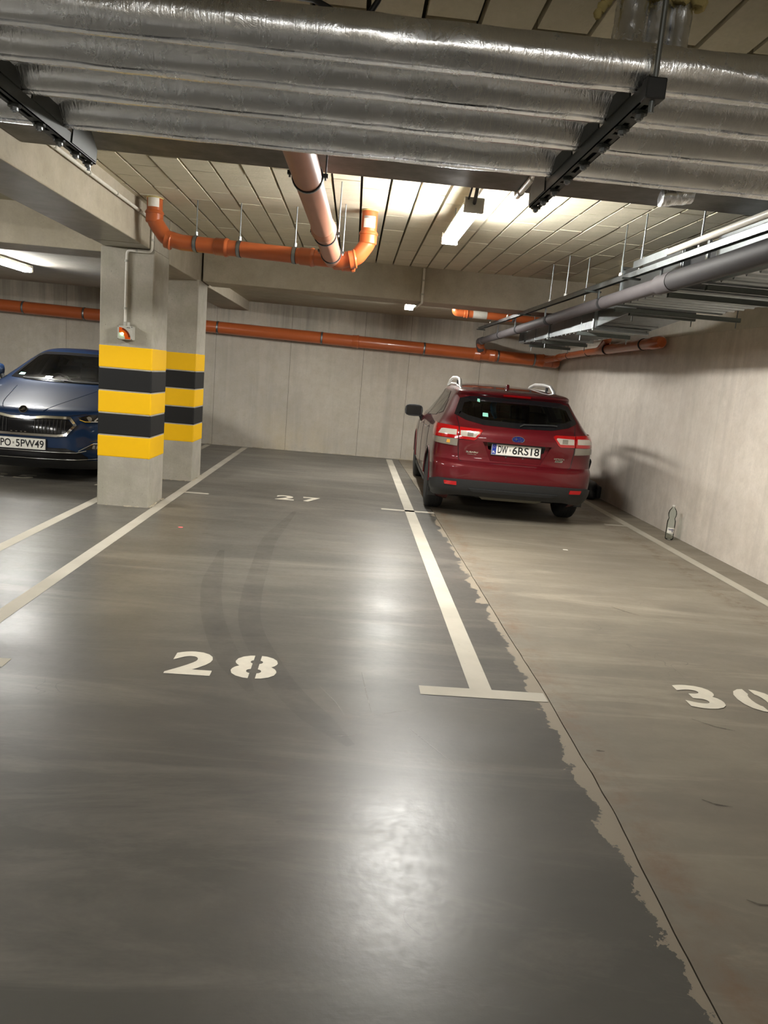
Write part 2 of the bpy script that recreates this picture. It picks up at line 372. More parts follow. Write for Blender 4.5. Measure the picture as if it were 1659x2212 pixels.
obj('scuffs', ribbon([[(1.92, 4.96), (1.98, 4.87), (2.06, 4.79)], [(1.42, 2.5), (1.46, 2.47), (1.52, 2.46)], [(1.125, 2.835), (1.14, 2.833), (1.16, 2.83)], [(1.7, 3.2), (1.78, 3.13), (1.86, 3.1)], [(1.3, 1.95), (1.33, 1.93), (1.37, 1.93)], [(-1.2, 6.3), (-1.15, 6.29), (-1.1, 6.3)]], .012, .0009), 'scratch_dark', fl, kind='stuff', label='small dark scuffs on the beige slab')
# back wall: cast against formwork panels, seams recessed
wb = thing('wall_back', (0, YB, 0), 'raw grey concrete back wall with water streaks and formwork seams', 'wall', kind='structure')
seams = [-9, -7.5, -6.23, -4.96, -3.69, -2.42, -1.13, .14, .94, 2.2, XR+.1]
for a, b in zip(seams[:-1], seams[1:]):
    obj('formwork_panel', MB().box(a+.0022, b-.0022, YB, YB+.06, 0, 2.8), 'wall_concrete', wb)
obj('seam_backing', MB().box(-9, XR+.1, YB+.008, YB+.2, 0, 2.8), 'joint_dark', wb)
mb = MB()
for i in range(46):                         # crumbly mortar fillet at the foot of the wall
    x = -8.9 + i*.28 + random.uniform(-.08, .08); r = random.uniform(.012, .03)
    mb.ball((x, YB-.004, .0), r, 5, (random.uniform(2, 5), .7, .7), .2)
obj('mortar_crumbs', mb, 'beam_concrete', wb, kind='stuff')
struct('wall_right', MB().box(XR, XR+.2, -6.5, YB, 0, 2.17), 'side_wall_concrete', 'pale concrete side wall with vertical drips beside the red car', 'wall')
struct('trim_1', MB().box(XR-.012, XR+.2, -6.5, YB, 2.17, 2.75), 'plaster', 'smooth light plastered band along the top of the side wall', 'wall band')
struct('wall_left', MB().box(-9.2, -9, -6.5, YB, 0, 2.8), 'side_wall_concrete', 'far concrete wall beyond the blue car bay', 'wall')
struct('wall_front', MB().box(-9.2, XR+.2, -6.7, -6.5, 0, 2.8), 'wall_concrete', 'concrete wall across the driving lane', 'wall')
# ceiling: planks in the two middle bays, plain slab elsewhere
ce = thing('ceiling', (0, 0, ZC), 'concrete garage ceiling of narrow planks with dark joints', 'ceiling', kind='structure')
mb = MB().box(-9, XR+.2, -6.5, 9.5, ZC+.05, ZC+.2)
obj('ceiling_slab', mb, 'joint_dark', ce, label='rough slab seen in the joints')
W0, GAP = .2035, .018
BD = [MB().box(-(W0-GAP)/2, (W0-GAP)/2, -.6+.013, .6-.013, -.0, .052).mesh('ceiling_board') for _ in range(1)]
BD[0].materials.append(M['board_concrete'])
def board(xc, y0, y1, dz):
    o = bpy.data.objects.new('ceiling_board', BD[0]); COL.objects.link(o); o.parent = ce
    o.location = (xc, (y0+y1)/2, dz); o.scale = (1, (y1-y0)/1.2, 1)
for k in range(-11, 17):
    xc = .155 + (k+.5)*W0
    if xc < -1.99 or xc > 3.6: continue
    off = (5.63 if k % 2 else 5.95)+random.choice((0, 0, .12, -.1))
    cuts = [4.4]+[y for y in (off-.62+.62*i for i in range(7)) if 4.65 < y < 9.1]+[9.3]
    for a, b in zip(cuts[:-1], cuts[1:]): board(xc, a, b, random.uniform(-.002, .003))
for k in range(-3, 14):
    xc = .155 + (k+.5)*W0
    cuts = [1.2, 2.4 if k % 2 else 3.0, 4.0]
    for a, b in zip(cuts[:-1], cuts[1:]): board(xc, a, b, random.uniform(-.002, .003))
obj('rear_slab', MB().box(-1.9, XR+.2, 9.7, YB+.1, ZL, ZL+.3), 'slab_concrete', ce, label='lower plain slab over the back of the bays')
obj('rear_slab', MB().box(-9, -2.3, 7.9, YB+.1, ZL, ZL+.3), 'plaster', ce, label='lower pale slab over the blue car')
obj('lane_slab', MB().box(-9, -2.3, -6.5, 7.5, ZC, ZC+.02), 'slab_concrete', ce, label='plain slab over the driving lane')
obj('lane_slab', MB().box(-2.3, -.47, -6.5, 4.0, ZC, ZC+.02), 'slab_concrete', ce, label='plain slab over the driving lane')
obj('lane_slab', MB().box(-.47, XR, -6.5, 1.2, ZC, ZC+.02), 'slab_concrete', ce, label='plain slab over the driving lane')
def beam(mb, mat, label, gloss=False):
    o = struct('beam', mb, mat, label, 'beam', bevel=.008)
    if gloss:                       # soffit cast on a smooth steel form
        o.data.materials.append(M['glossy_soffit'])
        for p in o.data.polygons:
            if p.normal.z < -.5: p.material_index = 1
    return o
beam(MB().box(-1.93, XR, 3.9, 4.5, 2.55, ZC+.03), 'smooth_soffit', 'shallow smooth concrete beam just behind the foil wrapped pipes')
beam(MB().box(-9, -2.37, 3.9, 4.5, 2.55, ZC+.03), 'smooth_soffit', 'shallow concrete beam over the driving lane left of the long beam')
lb = MB().box(-2.37, -1.93, -6.5, 6.86, 2.40, ZC+.03).box(-2.36, -1.935, 6.88, 7.2, 2.40, ZC+.03)
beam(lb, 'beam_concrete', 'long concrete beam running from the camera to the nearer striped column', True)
beam(MB().box(-2.37, -1.885, 7.72, 13.3, 2.345, ZC+.03), 'beam_concrete', 'concrete beam from the nearer column over the farther column to the back wall')
beam(MB().box(-1.86, XR, 9.2, 9.75, 2.36, ZC+.03), 'beam_concrete', 'deep concrete cross beam in front of the rear bays')
beam(MB().box(-9, -2.39, 7.42, 7.95, 2.37, ZC+.03), 'beam_concrete', 'concrete cross beam above the blue car bonnet', True)
# columns with painted warning bands
def column(x0, x1, y0, y1, top, label):
    c = thing('concrete_column', ((x0+x1)/2, (y0+y1)/2, 0), label, 'column', 'striped columns', kind='structure')
    obj('column_shaft', MB().box(x0, x1, y0, y1, -.02, top), 'column_concrete', c, bevel=.012)
    h = (1.52-.47)/5
    for i in range(5):
        e = .0025
        obj('yellow_band' if i % 2 == 0 else 'black_band', MB().box(x0-e, x1+e, y0-e, y1+e, .47+i*h, .47+(i+1)*h), 'band_yellow' if i % 2 == 0 else 'band_black', c, bevel=.012)
    mb = MB()
    for i in range(26):
        t = random.random(); s = random.choice((0, 1))
        p = (x0+t*(x1-x0), y0-.002, 0) if s else (x1+.002, y0+t*(y1-y0), 0)
        mb.ball((p[0], p[1], .002), random.uniform(.006, .016), 4, (2, 1.2, .7), .2)
    obj('mortar_crumbs', mb, 'beam_concrete', c, kind='stuff')
    return c
column(-2.385, -1.895, 7.2, 7.74, 2.4, 'nearer concrete column with yellow and black bands carrying an orange alarm box')
column(-2.33, -1.865, 9.02, 9.54, 2.36, 'farther yellow and black banded concrete column half hidden behind the nearer one')
obj('column_head', MB().box(-2.35, -1.90, 7.2, 7.74, 2.4, ZC+.03), 'column_concrete', bpy.data.objects['concrete_column'])

# ------------------------------------------------------------------ floor markings
def line_poly(mbx, quad, z=.0015): mbx.add([(*q, z) for q in quad], [(0, 1, 2, 3)]).add([(*q, z-.002) for q in quad], [(3, 2, 1, 0)])
def marking(quads, label):
    mbx = MB()
    for i, q in enumerate(quads): line_poly(mbx, q, .0016+.0003*i)
    o = obj('parking_line', mbx, 'line_paint'); return props(o, label, 'parking line', 'painted bay lines')
R_ = lambda x0, x1, y0, y1: [(x0, y0), (x1, y0), (x1, y1), (x0, y1)]
LX0, LX1 = -1.866, -1.768
marking([R_(LX0, LX1, 3.28, 13.22)], 'long white line left of bay 28 running past the striped columns')
marking([R_(.675, .784, 3.33, 13.14), R_(.426, 1.038, 3.282, 3.382)], 'white line with T end between bay 28 and bay 30')
marking([R_(3.225, 3.325, 3.3, 12.6)], 'white line along the side wall beyond the red car')
marking([R_(-2.505, -2.41, 3.3, 13.2)], 'white line left of the nearer column ending beside the blue car')
marking([R_(-1.768, -1.505, 8.20, 8.27)], 'short white tick beside the farther column')
marking([R_(.414, 1.005, 8.085, 8.17)], 'short white cross tick near the red car rear wheel')
marking([R_(2.98, 3.225, 8.20, 8.27)], 'short white tick by the side wall line behind the red car')
marking([R_(-2.76, -2.505, 8.24, 8.31)], 'short white tick left of the nearer column')
marking([R_(-2.0, -1.505, 3.29, 3.39)], 'white T bar end at the lower left of bay 28')
def stencil(ch, x0, x1, y0, y1, gap=None):
    me = text_mesh(ch, 1., .035, 0.)
    fit_mesh(me, x0, x1, y0, y1)
    bm = bmesh.new(); bm.from_mesh(me)
    if gap:
        xm = (x0+x1)/2
        for xx in (xm-gap/2, xm+gap/2):
            bmesh.ops.bisect_plane(bm, geom=bm.verts[:]+bm.edges[:]+bm.faces[:], plane_co=(xx, 0, 0), plane_no=(1, 0, 0))
        bmesh.ops.delete(bm, geom=[f for f in bm.faces if abs(f.calc_center_median().x-xm) < gap/2-1e-5], context='FACES')
    for v in bm.verts: v.co.z = .0018
    bm.normal_update()
    for f in bm.faces:
        if f.normal.z < 0: f.normal_flip()
    bm.to_mesh(me); bm.free(); return me
def bay_number(a, ra, b, rb, y0, y1, label, ga=None, gb=None):
    t = thing('bay_number', ((ra[0]+rb[1])/2, y0, 0), label, 'number', 'stencilled bay numbers')
    obj('digit', None, 'digit_paint', t, me=stencil(a, *ra, y0, y1, ga)); obj('digit', None, 'digit_paint', t, me=stencil(b, *rb, y0, y1, gb))
bay_number('2', (-.785, -.57), '8', (-.485, -.265), 3.335, 3.625, 'white stencilled number 28 on the dark floor', None, .034)
bay_number('3', (1.765, 1.965), '0', (2.06, 2.285), 3.325, 3.605, 'white stencilled number 30 on the beige floor', None, .034)
bay_number('2', (-.775, -.565), '7', (-.475, -.278), 8.23, 8.52, 'white stencilled number 27 before the back wall')
bay_number('2', (-3.995, -3.785), '5', (-3.69, -3.49), 8.33, 8.57, 'white stencilled number 25 in front of the blue car')

# ------------------------------------------------------------------ lights
def tube_light(x, y, z, zc, label, ln=1.24, turn=0., mat='tube_light'):
    t = thing('tube_light', (x, y, z), label, 'lamp', 'fluorescent tube lights', rz=turn)
    h = ln/2; kw = dict(local=True)
    obj('housing', MB().prism([(-.062, .047), (.062, .047), (.050, .088), (-.050, .088)], 'y', -h, h), 'grey_plastic', t, bevel=.005, **kw)
    d = MB().prism([(-.0605, .052), (-.062, .044), (-.052, .016), (-.034, 0), (.034, 0), (.052, .016), (.062, .044), (.0605, .052)], 'y', -h+.03, h-.03)
    obj('diffuser', d, mat, t, **kw)
    for e in (-1, 1): obj('end_cap', MB().box(-.064, .064, min(e*(h-.03), e*(h+.012)), max(e*(h-.03), e*(h+.012)), -.002, .088), 'grey_plastic', t, bevel=.006, **kw)
    for yy in (-h+.25, h-.25): obj('hanger', MB().tube([(0, yy, .088), (0, yy, zc-z)], .004, 8), 'galvanised', t, **kw)
    return t
t1 = tube_light(.675, 5.59, 2.52, ZC, 'lit tube light hanging under the ceiling planks in the middle bay', mat='boosted_tube_light')  # emission raised above the other lamps to brighten column, planks and walls
obj('cable', MB().tube(fillet([(.675, 4.97, 2.57), (.668, 4.86, 2.61), (.655, 4.68, 2.725), (.65, 4.5, 2.745)], .1), .012, 10), 'cable_black', t1, smooth=True)
obj('cable', MB().tube(fillet([(.635, 4.97, 2.59), (.64, 4.84, 2.66), (.655, 4.64, 2.738)], .1), .007, 8), 'cable_black', t1, smooth=True)
tube_light(.71, 10.42, 2.405, ZL, 'lit tube light behind the deep cross beam, only its end showing')
tube_light(-4.4, 9.83, 2.39, ZL, 'lit tube light over the blue car at the left edge')
tube_light(-4.4, 5.5, 2.55, ZC, 'lit tube light over the bay in front of the blue car')
tube_light(-4.6, -.8, 2.55, ZC, 'unseen tube light added far left of the camera to brighten the foil pipes', turn=PI/2)  # extra lamp out of view, added for brighter foil
tube_light(-2.7, -.8, 2.55, ZC, 'lit tube light over the driving lane behind and left of the camera', turn=PI/2)
tube_light(.6, -4.6, 2.55, ZC, 'lit tube light over the driving lane straight behind the camera', turn=PI/2)

# ------------------------------------------------------------------ pipes
def ring(p, d, r, w, n=28):
    d = Vector(d).normalized(); p = Vector(p); return MB().tube([p-d*w/2, p-d*w*.3, p+d*w*.3, p+d*w/2], [r*.985, r, r, r*.985], n)
def clamp(parent, p, d, r, up=None, name='pipe_clamp', wall=None, mat='galvanised'):
    d = Vector(d).normalized(); p = Vector(p)
    o = obj(name, ring(p, d, r+.006, .026), mat, parent, smooth=True)
    obj('clamp_lining', ring(p, d, r+.0035, .034), 'black_rubber', o, smooth=True)
    if up is not None:
        mb = MB().tube([p+Vector((0, 0, r)), (p.x, p.y, up)], .0055, 8)
        obj('threaded_rod', mb, 'galvanised', o); 
        obj('rod_nut', MB().tube([p+Vector((0, 0, r+.004)), p+Vector((0, 0, r+.034))], .014, 6), 'galvanised', o)
    if wall is not None:
        obj('wall_bolt', MB().tube([p, wall], .008, 8), 'galvanised', o)
    return o
def socket(parent, p, d, r, w=.09, mat='orange_pvc'):
    d = Vector(d).normalized(); p = Vector(p)
    mb = MB().tube([p-d*w/2, p-d*w*.42, p+d*w*.2, p+d*w*.26, p+d*w*.36, p+d*w*.45, p+d*w/2], [r, r+.007, r+.007, r+.013, r+.013, r+.007, r+.005], 28)
    return obj('pipe_socket', mb, mat, parent, smooth=True)
def sticker(parent, p, r, z0, z1, a0, a1, mat, name='label_sticker'):
    mb = MB(); n = 14
    for i in range(n+1):
        a = a0+(a1-a0)*i/n
        for z in (z0, z1): mb.v.append((p[0]+(r+.0012)*math.sin(a), p[1]-(r+.0012)*math.cos(a), z))
    mb.f = [(2*i, 2*i+2, 2*i+3, 2*i+1) for i in range(n)]
    return obj(name, mb, mat, parent, smooth=True)
# main drain over the foil pipes
RM = .075
ma, mz = Vector((-.375, 2.15, 2.487)), Vector((-.25, 6.42, 2.365))
mp = thing('drain_pipe', tuple(ma), 'pale dusty orange drain pipe running from over the foil pipes to the tee', 'pipe', 'orange drain pipes')
dm = (mz-ma).normalized()
obj('pipe_run', MB().tube([ma, mz], RM, 32), 'pale_orange_pvc', mp, smooth=True)
def at(y): return ma + dm*((y-ma.y)/dm.y)
for y, zc in ((4.12, 2.552), (5.5, ZC), (6.2, ZC)):
    p = at(y); c = obj('pipe_clamp', ring(p, dm, RM+.007, .03), 'black_rubber', mp, smooth=True)
    obj('clamp_band', ring(p, dm, RM+.0085, .012), 'galvanised', c, smooth=True)
    for s in (-1, 1):
        obj('clamp_ear', MB().box(p.x+s*(RM+.018)-.012, p.x+s*(RM+.018)+.012, p.y-.012, p.y+.012, p.z+.004, p.z+.022), 'dark_steel', c)
        obj('threaded_rod', MB().tube([(p.x+s*(RM+.018), p.y, p.z-.01), (p.x+s*(RM+.018), p.y, zc)], .005, 8), 'galvanised', c)
p = at(2.12)
obj('pipe_clamp', ring(p + dm*.02, dm, RM+.008, .03), 'black_rubber', mp, smooth=True)
socket(mp, at(5.3), dm, RM, .12, 'pale_orange_pvc')
# tee and cross run with two risers
RC = .064
ct = thing('drain_pipe', (-.9, 6.5, 2.3), 'glossy orange drain pipe crossing under the planks with an upturned riser at each end', 'pipe', 'orange drain pipes')
L = Vector((-1.765, 6.66, 2.43)); Rr = Vector((.03, 6.34, 2.43))
zl, zr = 2.405, 2.345
pts = [(L.x, L.y, ZC), (L.x, L.y, zl+.16), (L.x+.10, L.y-.02, zl+.03), (L.x+.24, L.y-.04, zl), (-.25, 6.43, zr+.01), (Rr.x-.23, Rr.y+.03, zr-.005), (Rr.x-.08, Rr.y, zr+.03), (Rr.x, Rr.y, zr+.15), (Rr.x, Rr.y, ZC)]
obj('pipe_run', MB().tube(fillet(pts, .09, 5), RC, 32), 'orange_pvc', ct, smooth=True, ang=60)
dc = Vector(pts[4])-Vector(pts[3]); 
def cr(x):
    a, b = Vector(pts[3]), Vector(pts[4]); return a+(b-a)*((x-a.x)/(b.x-a.x))
for x in (-1.40, -1.03, -.565): clamp(ct, cr(x), dc, RC, ZC)
socket(ct, cr(-1.18), dc, RC, .12); socket(ct, cr(-.46), dc, RC, .13); socket(ct, (-.11, 6.40, zr-.004), (1, -.1, 0), RC, .10); socket(ct, (-.19, 6.41, zr), (1, -.1, 0), RC, .1)
for P, zz in ((L, zl), (Rr, zr)):
    socket(ct, (P.x, P.y, zz+.19), (0, 0, 1), RC, .10)
    sticker(ct, (P.x, P.y), RC, zz+.335, zz+.352, -.75, .8, 'print_grey', 'label_print'); sticker(ct, (P.x, P.y), RC, zz+.262, zz+.333, -.75, .8, 'paper')
    socket(ct, (P.x+(.13 if P is L else -.115), P.y-.02, zz+.012), (1, 0, -.25 if P is L else .25), RC, .06)
    obj('ceiling_collar', ring((P.x, P.y, ZC-.006), (0, 0, 1), RC+.004, .012), 'foam', ct)
# back wall drain
bz = lambda x: 1.983-.0135*x
bp = thing('drain_pipe', (-1, 13.15, 1.9), 'long orange drain pipe clamped along the back wall', 'pipe', 'orange drain pipes')
obj('pipe_run', MB().tube([(-6.8, 13.14, bz(-6.8)), (3.42, 13.14, bz(3.42))], .1, 36), 'orange_pvc', bp, smooth=True)
for x in (-5.6, -4.6, -2.37, -.6, 1.17, 2.46, 3.1): clamp(bp, (x, 13.14, bz(x)), (1, 0, -.0135), .1, wall=(x, 13.3, bz(x)))
for x in (-.02, 2.1, 2.36, 3.22): socket(bp, (x, 13.14, bz(x)), (1, 0, 0), .1, .12)
obj('end_cap', MB().tube([(3.42, 13.14, bz(3.4)), (3.5, 13.14, bz(3.4)), (3.54, 13.14, bz(3.4))], [.108, .108, .085], 32), 'orange_pvc', bp, smooth=True)
obj('branch', MB().tube(fillet([(2.22, 13.13, bz(2.2)), (2.12, 13.0, 2.07), (2.1, 12.9, 2.14), (2.1, 12.8, 2.15)], .06), .066, 24), 'orange_pvc', bp, smooth=True)
# side wall drain
sp = thing('drain_pipe', (3.46, 11, 2.0), 'orange drain pipe climbing along the side wall behind the duct', 'pipe', 'orange drain pipes')
pr = [(3.28, 13.02, 1.95), (3.40, 12.85, 1.985), (3.46, 12.6, 2.02), (3.47, 11.2, 2.055), (3.48, 10.85, 2.06)]
obj('pipe_run', MB().tube(fillet(pr, .1), .05, 24), 'orange_pvc', sp, smooth=True, ang=60)
obj('pipe_run', MB().tube([(3.48, 10.9, 2.065), (3.49, 10.75, 2.07), (3.50, 8.85, 2.10)], [.05, .066, .066], 28), 'orange_pvc', sp, smooth=True)
obj('end_cap', MB().tube([(3.50, 8.92, 2.099), (3.50, 8.70, 2.102), (3.50, 8.66, 2.102)], [.074, .074, .055], 28), 'orange_pvc', sp, smooth=True)
obj('branch', MB().tube([(3.48, 10.8, 2.07), (3.46, 10.45, 2.20)], .055, 20), 'orange_pvc', sp, smooth=True)
for y in (12.3, 11.3, 10.5, 9.2): clamp(sp, (3.465+(12.5-y)*.009, y, 2.02+(12.6-y)*.0225 if y > 11 else 2.072+(10.7-y)*.0152), (0, 1, -.02), .05 if y > 11 else .066, mat='black_rubber')
socket(sp, (3.43, 12.75, 2.0), (.4, -1, .1), .05, .08)
# rear small drain behind the deep beam
rp = thing('drain_pipe', (1.8, 10.9, 2.4), 'short orange drain pipe high under the rear slab behind the deep beam', 'pipe', 'orange drain pipes')
obj('pipe_run', MB().tube(fillet([(1.37, 10.9, ZL), (1.37, 10.9, 2.42), (1.55, 10.9, 2.418), (2.6, 10.9, 2.405)], .07), .054, 24), 'orange_pvc', rp, smooth=True, ang=60)
obj('pipe_sleeve', ring((1.72, 10.9, 2.417), (1, 0, 0), .058, .20), 'grey_plastic', rp, smooth=True)
socket(rp, (1.52, 10.9, 2.418), (1, 0, 0), .054, .06)
clamp(rp, (2.2, 10.9, 2.41), (1, 0, 0), .054, ZL)
# foil wrapped pipes
FP = [(1.985, .055, 'nearest foil wrapped pipe, the one the orange drain mirrors in'), (2.215, .075, 'second foil wrapped pipe from the camera'),
      (2.475, .082, 'third foil wrapped pipe from the camera'), (2.80, .086, 'farthest foil wrapped pipe beside the shallow beam')]
for i, (yc, r, lab) in enumerate(FP):
    t = thing('insulated_pipe', (0, yc, 2.2), lab, 'pipe', 'foil insulated pipes')
    n, m = 40, 420; mb = MB(); zc = 2.2+r
    for a in range(m+1):
        x = -4.2+8.2*a/m
        for k in range(n):
            th = 2*PI*k/n
            rr = r + .003*noise.noise((x*5.5, math.cos(th)*2.2+i*9, math.sin(th)*2.2)) + .0010*noise.noise((x*17, math.cos(th)*3+i*5, math.sin(th)*3+4))
            mb.v.append((x, yc+rr*math.cos(th), zc+rr*math.sin(th)))
    mb.f = [(a*n+k, a*n+(k+1) % n, (a+1)*n+(k+1) % n, (a+1)*n+k) for a in range(m) for k in range(n)]
    obj('foil_jacket', mb, 'foil', t, smooth=True, ang=80)
    tp = MB()                                       # overlapping seam tape along the underside
    for a in range(161):
        x = -4.2+8.2*a/160
        for th in (-1.86, -1.78, -1.70):
            rr = r+.004+.002*noise.noise((x*9, th, i)); tp.v.append((x, yc+rr*math.cos(th), zc+rr*math.sin(th)))
    tp.f = [(3*a+b, 3*a+b+1, 3*a+b+4, 3*a+b+3) for a in range(160) for b in range(2)]
    obj('seam_tape', tp, 'foil', t, smooth=True)
# support struts
for x, lab, y0, y1, side in ((.66, 'slotted steel strut on a hanging rod under the foil pipes, right of the light', 1.893, 3.10, 1), (-1.07, 'slotted steel strut under the foil pipes at the left edge', 1.893, 3.10, -1)):
    t = thing('pipe_support', (x, 2.5, 2.15), lab, 'bracket', 'pipe supports')
    mb = MB()
    zt, zb_, w = 2.198, 2.158, .021
    mb.box(x-w, x-w+.003, y0, y1, zb_, zt).box(x+w-.003, x+w, y0, y1, zb_, zt)
    slots = [y0+.045+.1325*i for i in range(9)]
    yy = y0
    for s in slots:
        e = min(y1, s+.095)
        mb.box(x-w, x+w, yy, s, zb_, zb_+.003); mb.box(x-w, x-.007, s, e, zb_, zb_+.003); mb.box(x+.007, x+w, s, e, zb_, zb_+.003); yy = e
        if yy >= y1: break
    if yy < y1: mb.box(x-w, x+w, yy, y1, zb_, zb_+.003)
    obj('strut', mb, 'dark_steel', t)
    obj('strut_lining', MB().box(x-w+.003, x+w-.003, y0+.002, y1-.002, zb_+.012, zb_+.016), 'black_rubber', t)
    for yb in (1.985, 2.107, 2.263, 2.448, 2.627, 2.795, 2.945, 3.07):
        b = obj('bolt', MB().tube([(x, yb, 2.136), (x, yb, 2.20)], .006, 8), 'galvanised', t)
        obj('washer', MB().tube([(x, yb, 2.150), (x, yb, 2.1575)], .019, 12), 'dark_steel', b)
        obj('nut', MB().tube([(x, yb, 2.140), (x, yb, 2.150)], .011, 6), 'galvanised', b)
    for i, (yc, r, _) in enumerate(FP):               # saddle plates rising between the pipes on the strut's back edge
        ya, yb = yc+r*.72, (FP[i+1][0]-FP[i+1][1]*.72 if i < 3 else 3.06)
        if yb-ya > .02:
            xa = x-side*(w+.002)
            obj('saddle_plate', MB().prism([(ya-.02, 2.198), (yb+.02, 2.198), (yb, 2.245), (ya, 2.245)] if i < 3 else [(ya-.02, 2.165), (3.09, 2.165), (3.10, 2.21), (3.03, 2.26), (ya, 2.245)], 'x', xa-.0025, xa+.0025), 'dark_steel', t)
    obj('strut_end', MB().box(x-.024, x+.024, y0-.008, y0+.034, 2.156, 2.204), 'black_plastic', t, bevel=.004)
    for yr_ in (y0+.013, y1-.02):
        if side < 0 or yr_ < 2.5: obj('hanging_rod', MB().tube([(x, yr_, 2.13), (x, yr_, ZC)], .0065, 10), 'galvanised', t)
# foil risers and foam
ft = [(.80, 2.62, .05), (.90, 2.66, .044), (.975, 2.66, .036)]
for i, (x, y, r) in enumerate(ft):
    t = thing('insulated_riser', (x, y, 2.33), ('leftmost', 'middle', 'rightmost')[i]+' of three short foil pipes rising to the ceiling planks', 'pipe', 'foil risers')
    mb = MB(); n = 20; m = 40
    for a in range(m+1):
        z = 2.30+.45*a/m
        for k in range(n):
            th = 2*PI*k/n; rr = r+.005*noise.noise((math.cos(th)*2+i*7, math.sin(th)*2, z*22))+.002*noise.noise((math.cos(th)*5, math.sin(th)*5+i, z*60))
            mb.v.append((x+rr*math.cos(th), y+rr*math.sin(th), z))
    mb.f = [(a*n+k, a*n+(k+1) % n, (a+1)*n+(k+1) % n, (a+1)*n+k) for a in range(m) for k in range(n)]
    obj('foil_jacket', mb, 'foil', t, smooth=True, ang=80)
    for dx, dy, rr in ((-.07, -.02, .030), (-.03, -.06, .028), (.05, -.05, .026), (.08, .0, .024)):
        obj('foam_blob', MB().ball((x+dx*r/.05, y+dy*r/.05, ZC-.012), rr, 6, (1.2, 1, 1.1), .15), 'foam', t, smooth=True)
t = thing('expanding_foam', (.70, 2.6, 2.68), 'dried yellow foam drip left of the foil risers', 'foam')
mb = MB()
for i in range(5): mb.ball((.735-.012*i, 2.60, 2.735-.022*i), .022-.002*i, 6, (1, 1, 1.2), .15)
obj('foam_drip', mb, 'foam', t, smooth=True)
t = thing('insulated_riser', (1.47, 4.05, 2.46), 'foil wrapped stub under the shallow beam at the right', 'pipe', 'foil risers')
mb = MB(); n = 22; m = 16
for a in range(m+1):
    q = a/m
    for k in range(n):
        th = 2*PI*k/n; rr = .042+.005*noise.noise((math.cos(th)*2, math.sin(th)*2, q*9))
        mb.v.append((1.50+.16*q, 4.0+rr*math.cos(th), 2.47+.03*q+rr*math.sin(th)))
mb.f = [(a*n+k, a*n+(k+1) % n, (a+1)*n+(k+1) % n, (a+1)*n+k) for a in range(m) for k in range(n)]+[tuple(range(n))]
obj('foil_jacket', mb, 'foil', t, smooth=True, ang=80)
# black cable looping beside the drain
o = obj('hanging_cable', MB().tube(fillet([(-.30, 2.30, 2.47), (-.20, 2.45, 2.53), (-.10, 2.5, 2.508), (-.04, 2.5, 2.525), (-.01, 2.5, 2.575), (-.005, 2.52, 2.75)], .05), .009, 10), 'cable_black', smooth=True)
props(o, 'black cable looping from the orange drain at the top of the view', 'cable')
# dark grey pressure pipe under the rail
gz = lambda y: 2.155+.0113*(13-y)
gp = thing('grey_pipe', (2.1, 8, 2.1), 'dark grey insulated pipe running under the rail to the back wall', 'pipe')
gx = 2.085
obj('pipe_run', MB().tube([(gx, 12.85, gz(12.85)), (gx, 5.1, gz(5.1))], .052, 30), 'grey_pipe', gp, smooth=True)
obj('pipe_run', MB().tube([(gx, 5.2, gz(5.2)), (gx, 3.1, gz(3.1))], .064, 30), 'dark_pipe', gp, smooth=True)
obj('pipe_elbow', MB().tube(fillet([(gx, 12.6, gz(12.6)), (gx, 12.95, gz(12.9)), (gx+.02, 12.98, 2.08), (gx+.05, 13.02, 2.02)], .06), .062, 24), 'grey_pipe', gp, smooth=True, ang=60)
for y, r, w in ((5.22, .069, .22), (6.55, .056, .05), (8.35, .058, .09), (9.9, .057, .07), (11.1, .056, .06)):
    c = obj('pipe_coupling', ring((gx, y, gz(y)), (0, 1, 0), r, w), 'black_rubber' if w < .2 else 'grey_pipe', gp, smooth=True)
    obj('bracket', MB().box(gx-.055, gx-.043, y-.012, y+.012, gz(y)+.03, 2.345), 'galvanised', c)
# mounting rail and its rods
rl = thing('mounting_rail', (2.0, 8, 2.33), 'long galvanised mounting rail on threaded rods above the dark grey pipe', 'rail')
obj('rail', MB().box(1.985, 1.988, 3.4, 12.6, 2.325, 2.366).box(1.985, 2.025, 3.4, 12.6, 2.363, 2.366).box(2.022, 2.025, 3.4, 12.6, 2.325, 2.366), 'galvanised', rl)
obj('rail', MB().tube([(1.975, 5.0, 2.40), (1.985, 3.1, 2.405)], .02, 14), 'white_plastic', rl, smooth=True, label='pale conduit on the near end of the rail')
for y, zc in ((4.6, ZC), (5.55, ZC), (5.95, ZC), (7.5, ZC), (8.1, ZC), (10.3, ZL), (11.6, ZL)):
    x = 2.005; r = obj('threaded_rod', MB().tube([(x, y, 2.33), (x, y, zc)], .0055, 8), 'galvanised', rl)
    obj('rod_nut', MB().tube([(x, y, 2.366), (x, y, 2.392)], .016, 8), 'white_plastic', r)
for y in (5.7, 6.6, 9.2, 12.4): obj('cross_bracket', MB().box(1.93, 2.07, y-.012, y+.012, 2.312, 2.325), 'dark_steel', rl)
obj('splice_plate', MB().box(1.968, 1.972, 5.0, 5.6, 2.375, 2.425), 'galvanised', rl)
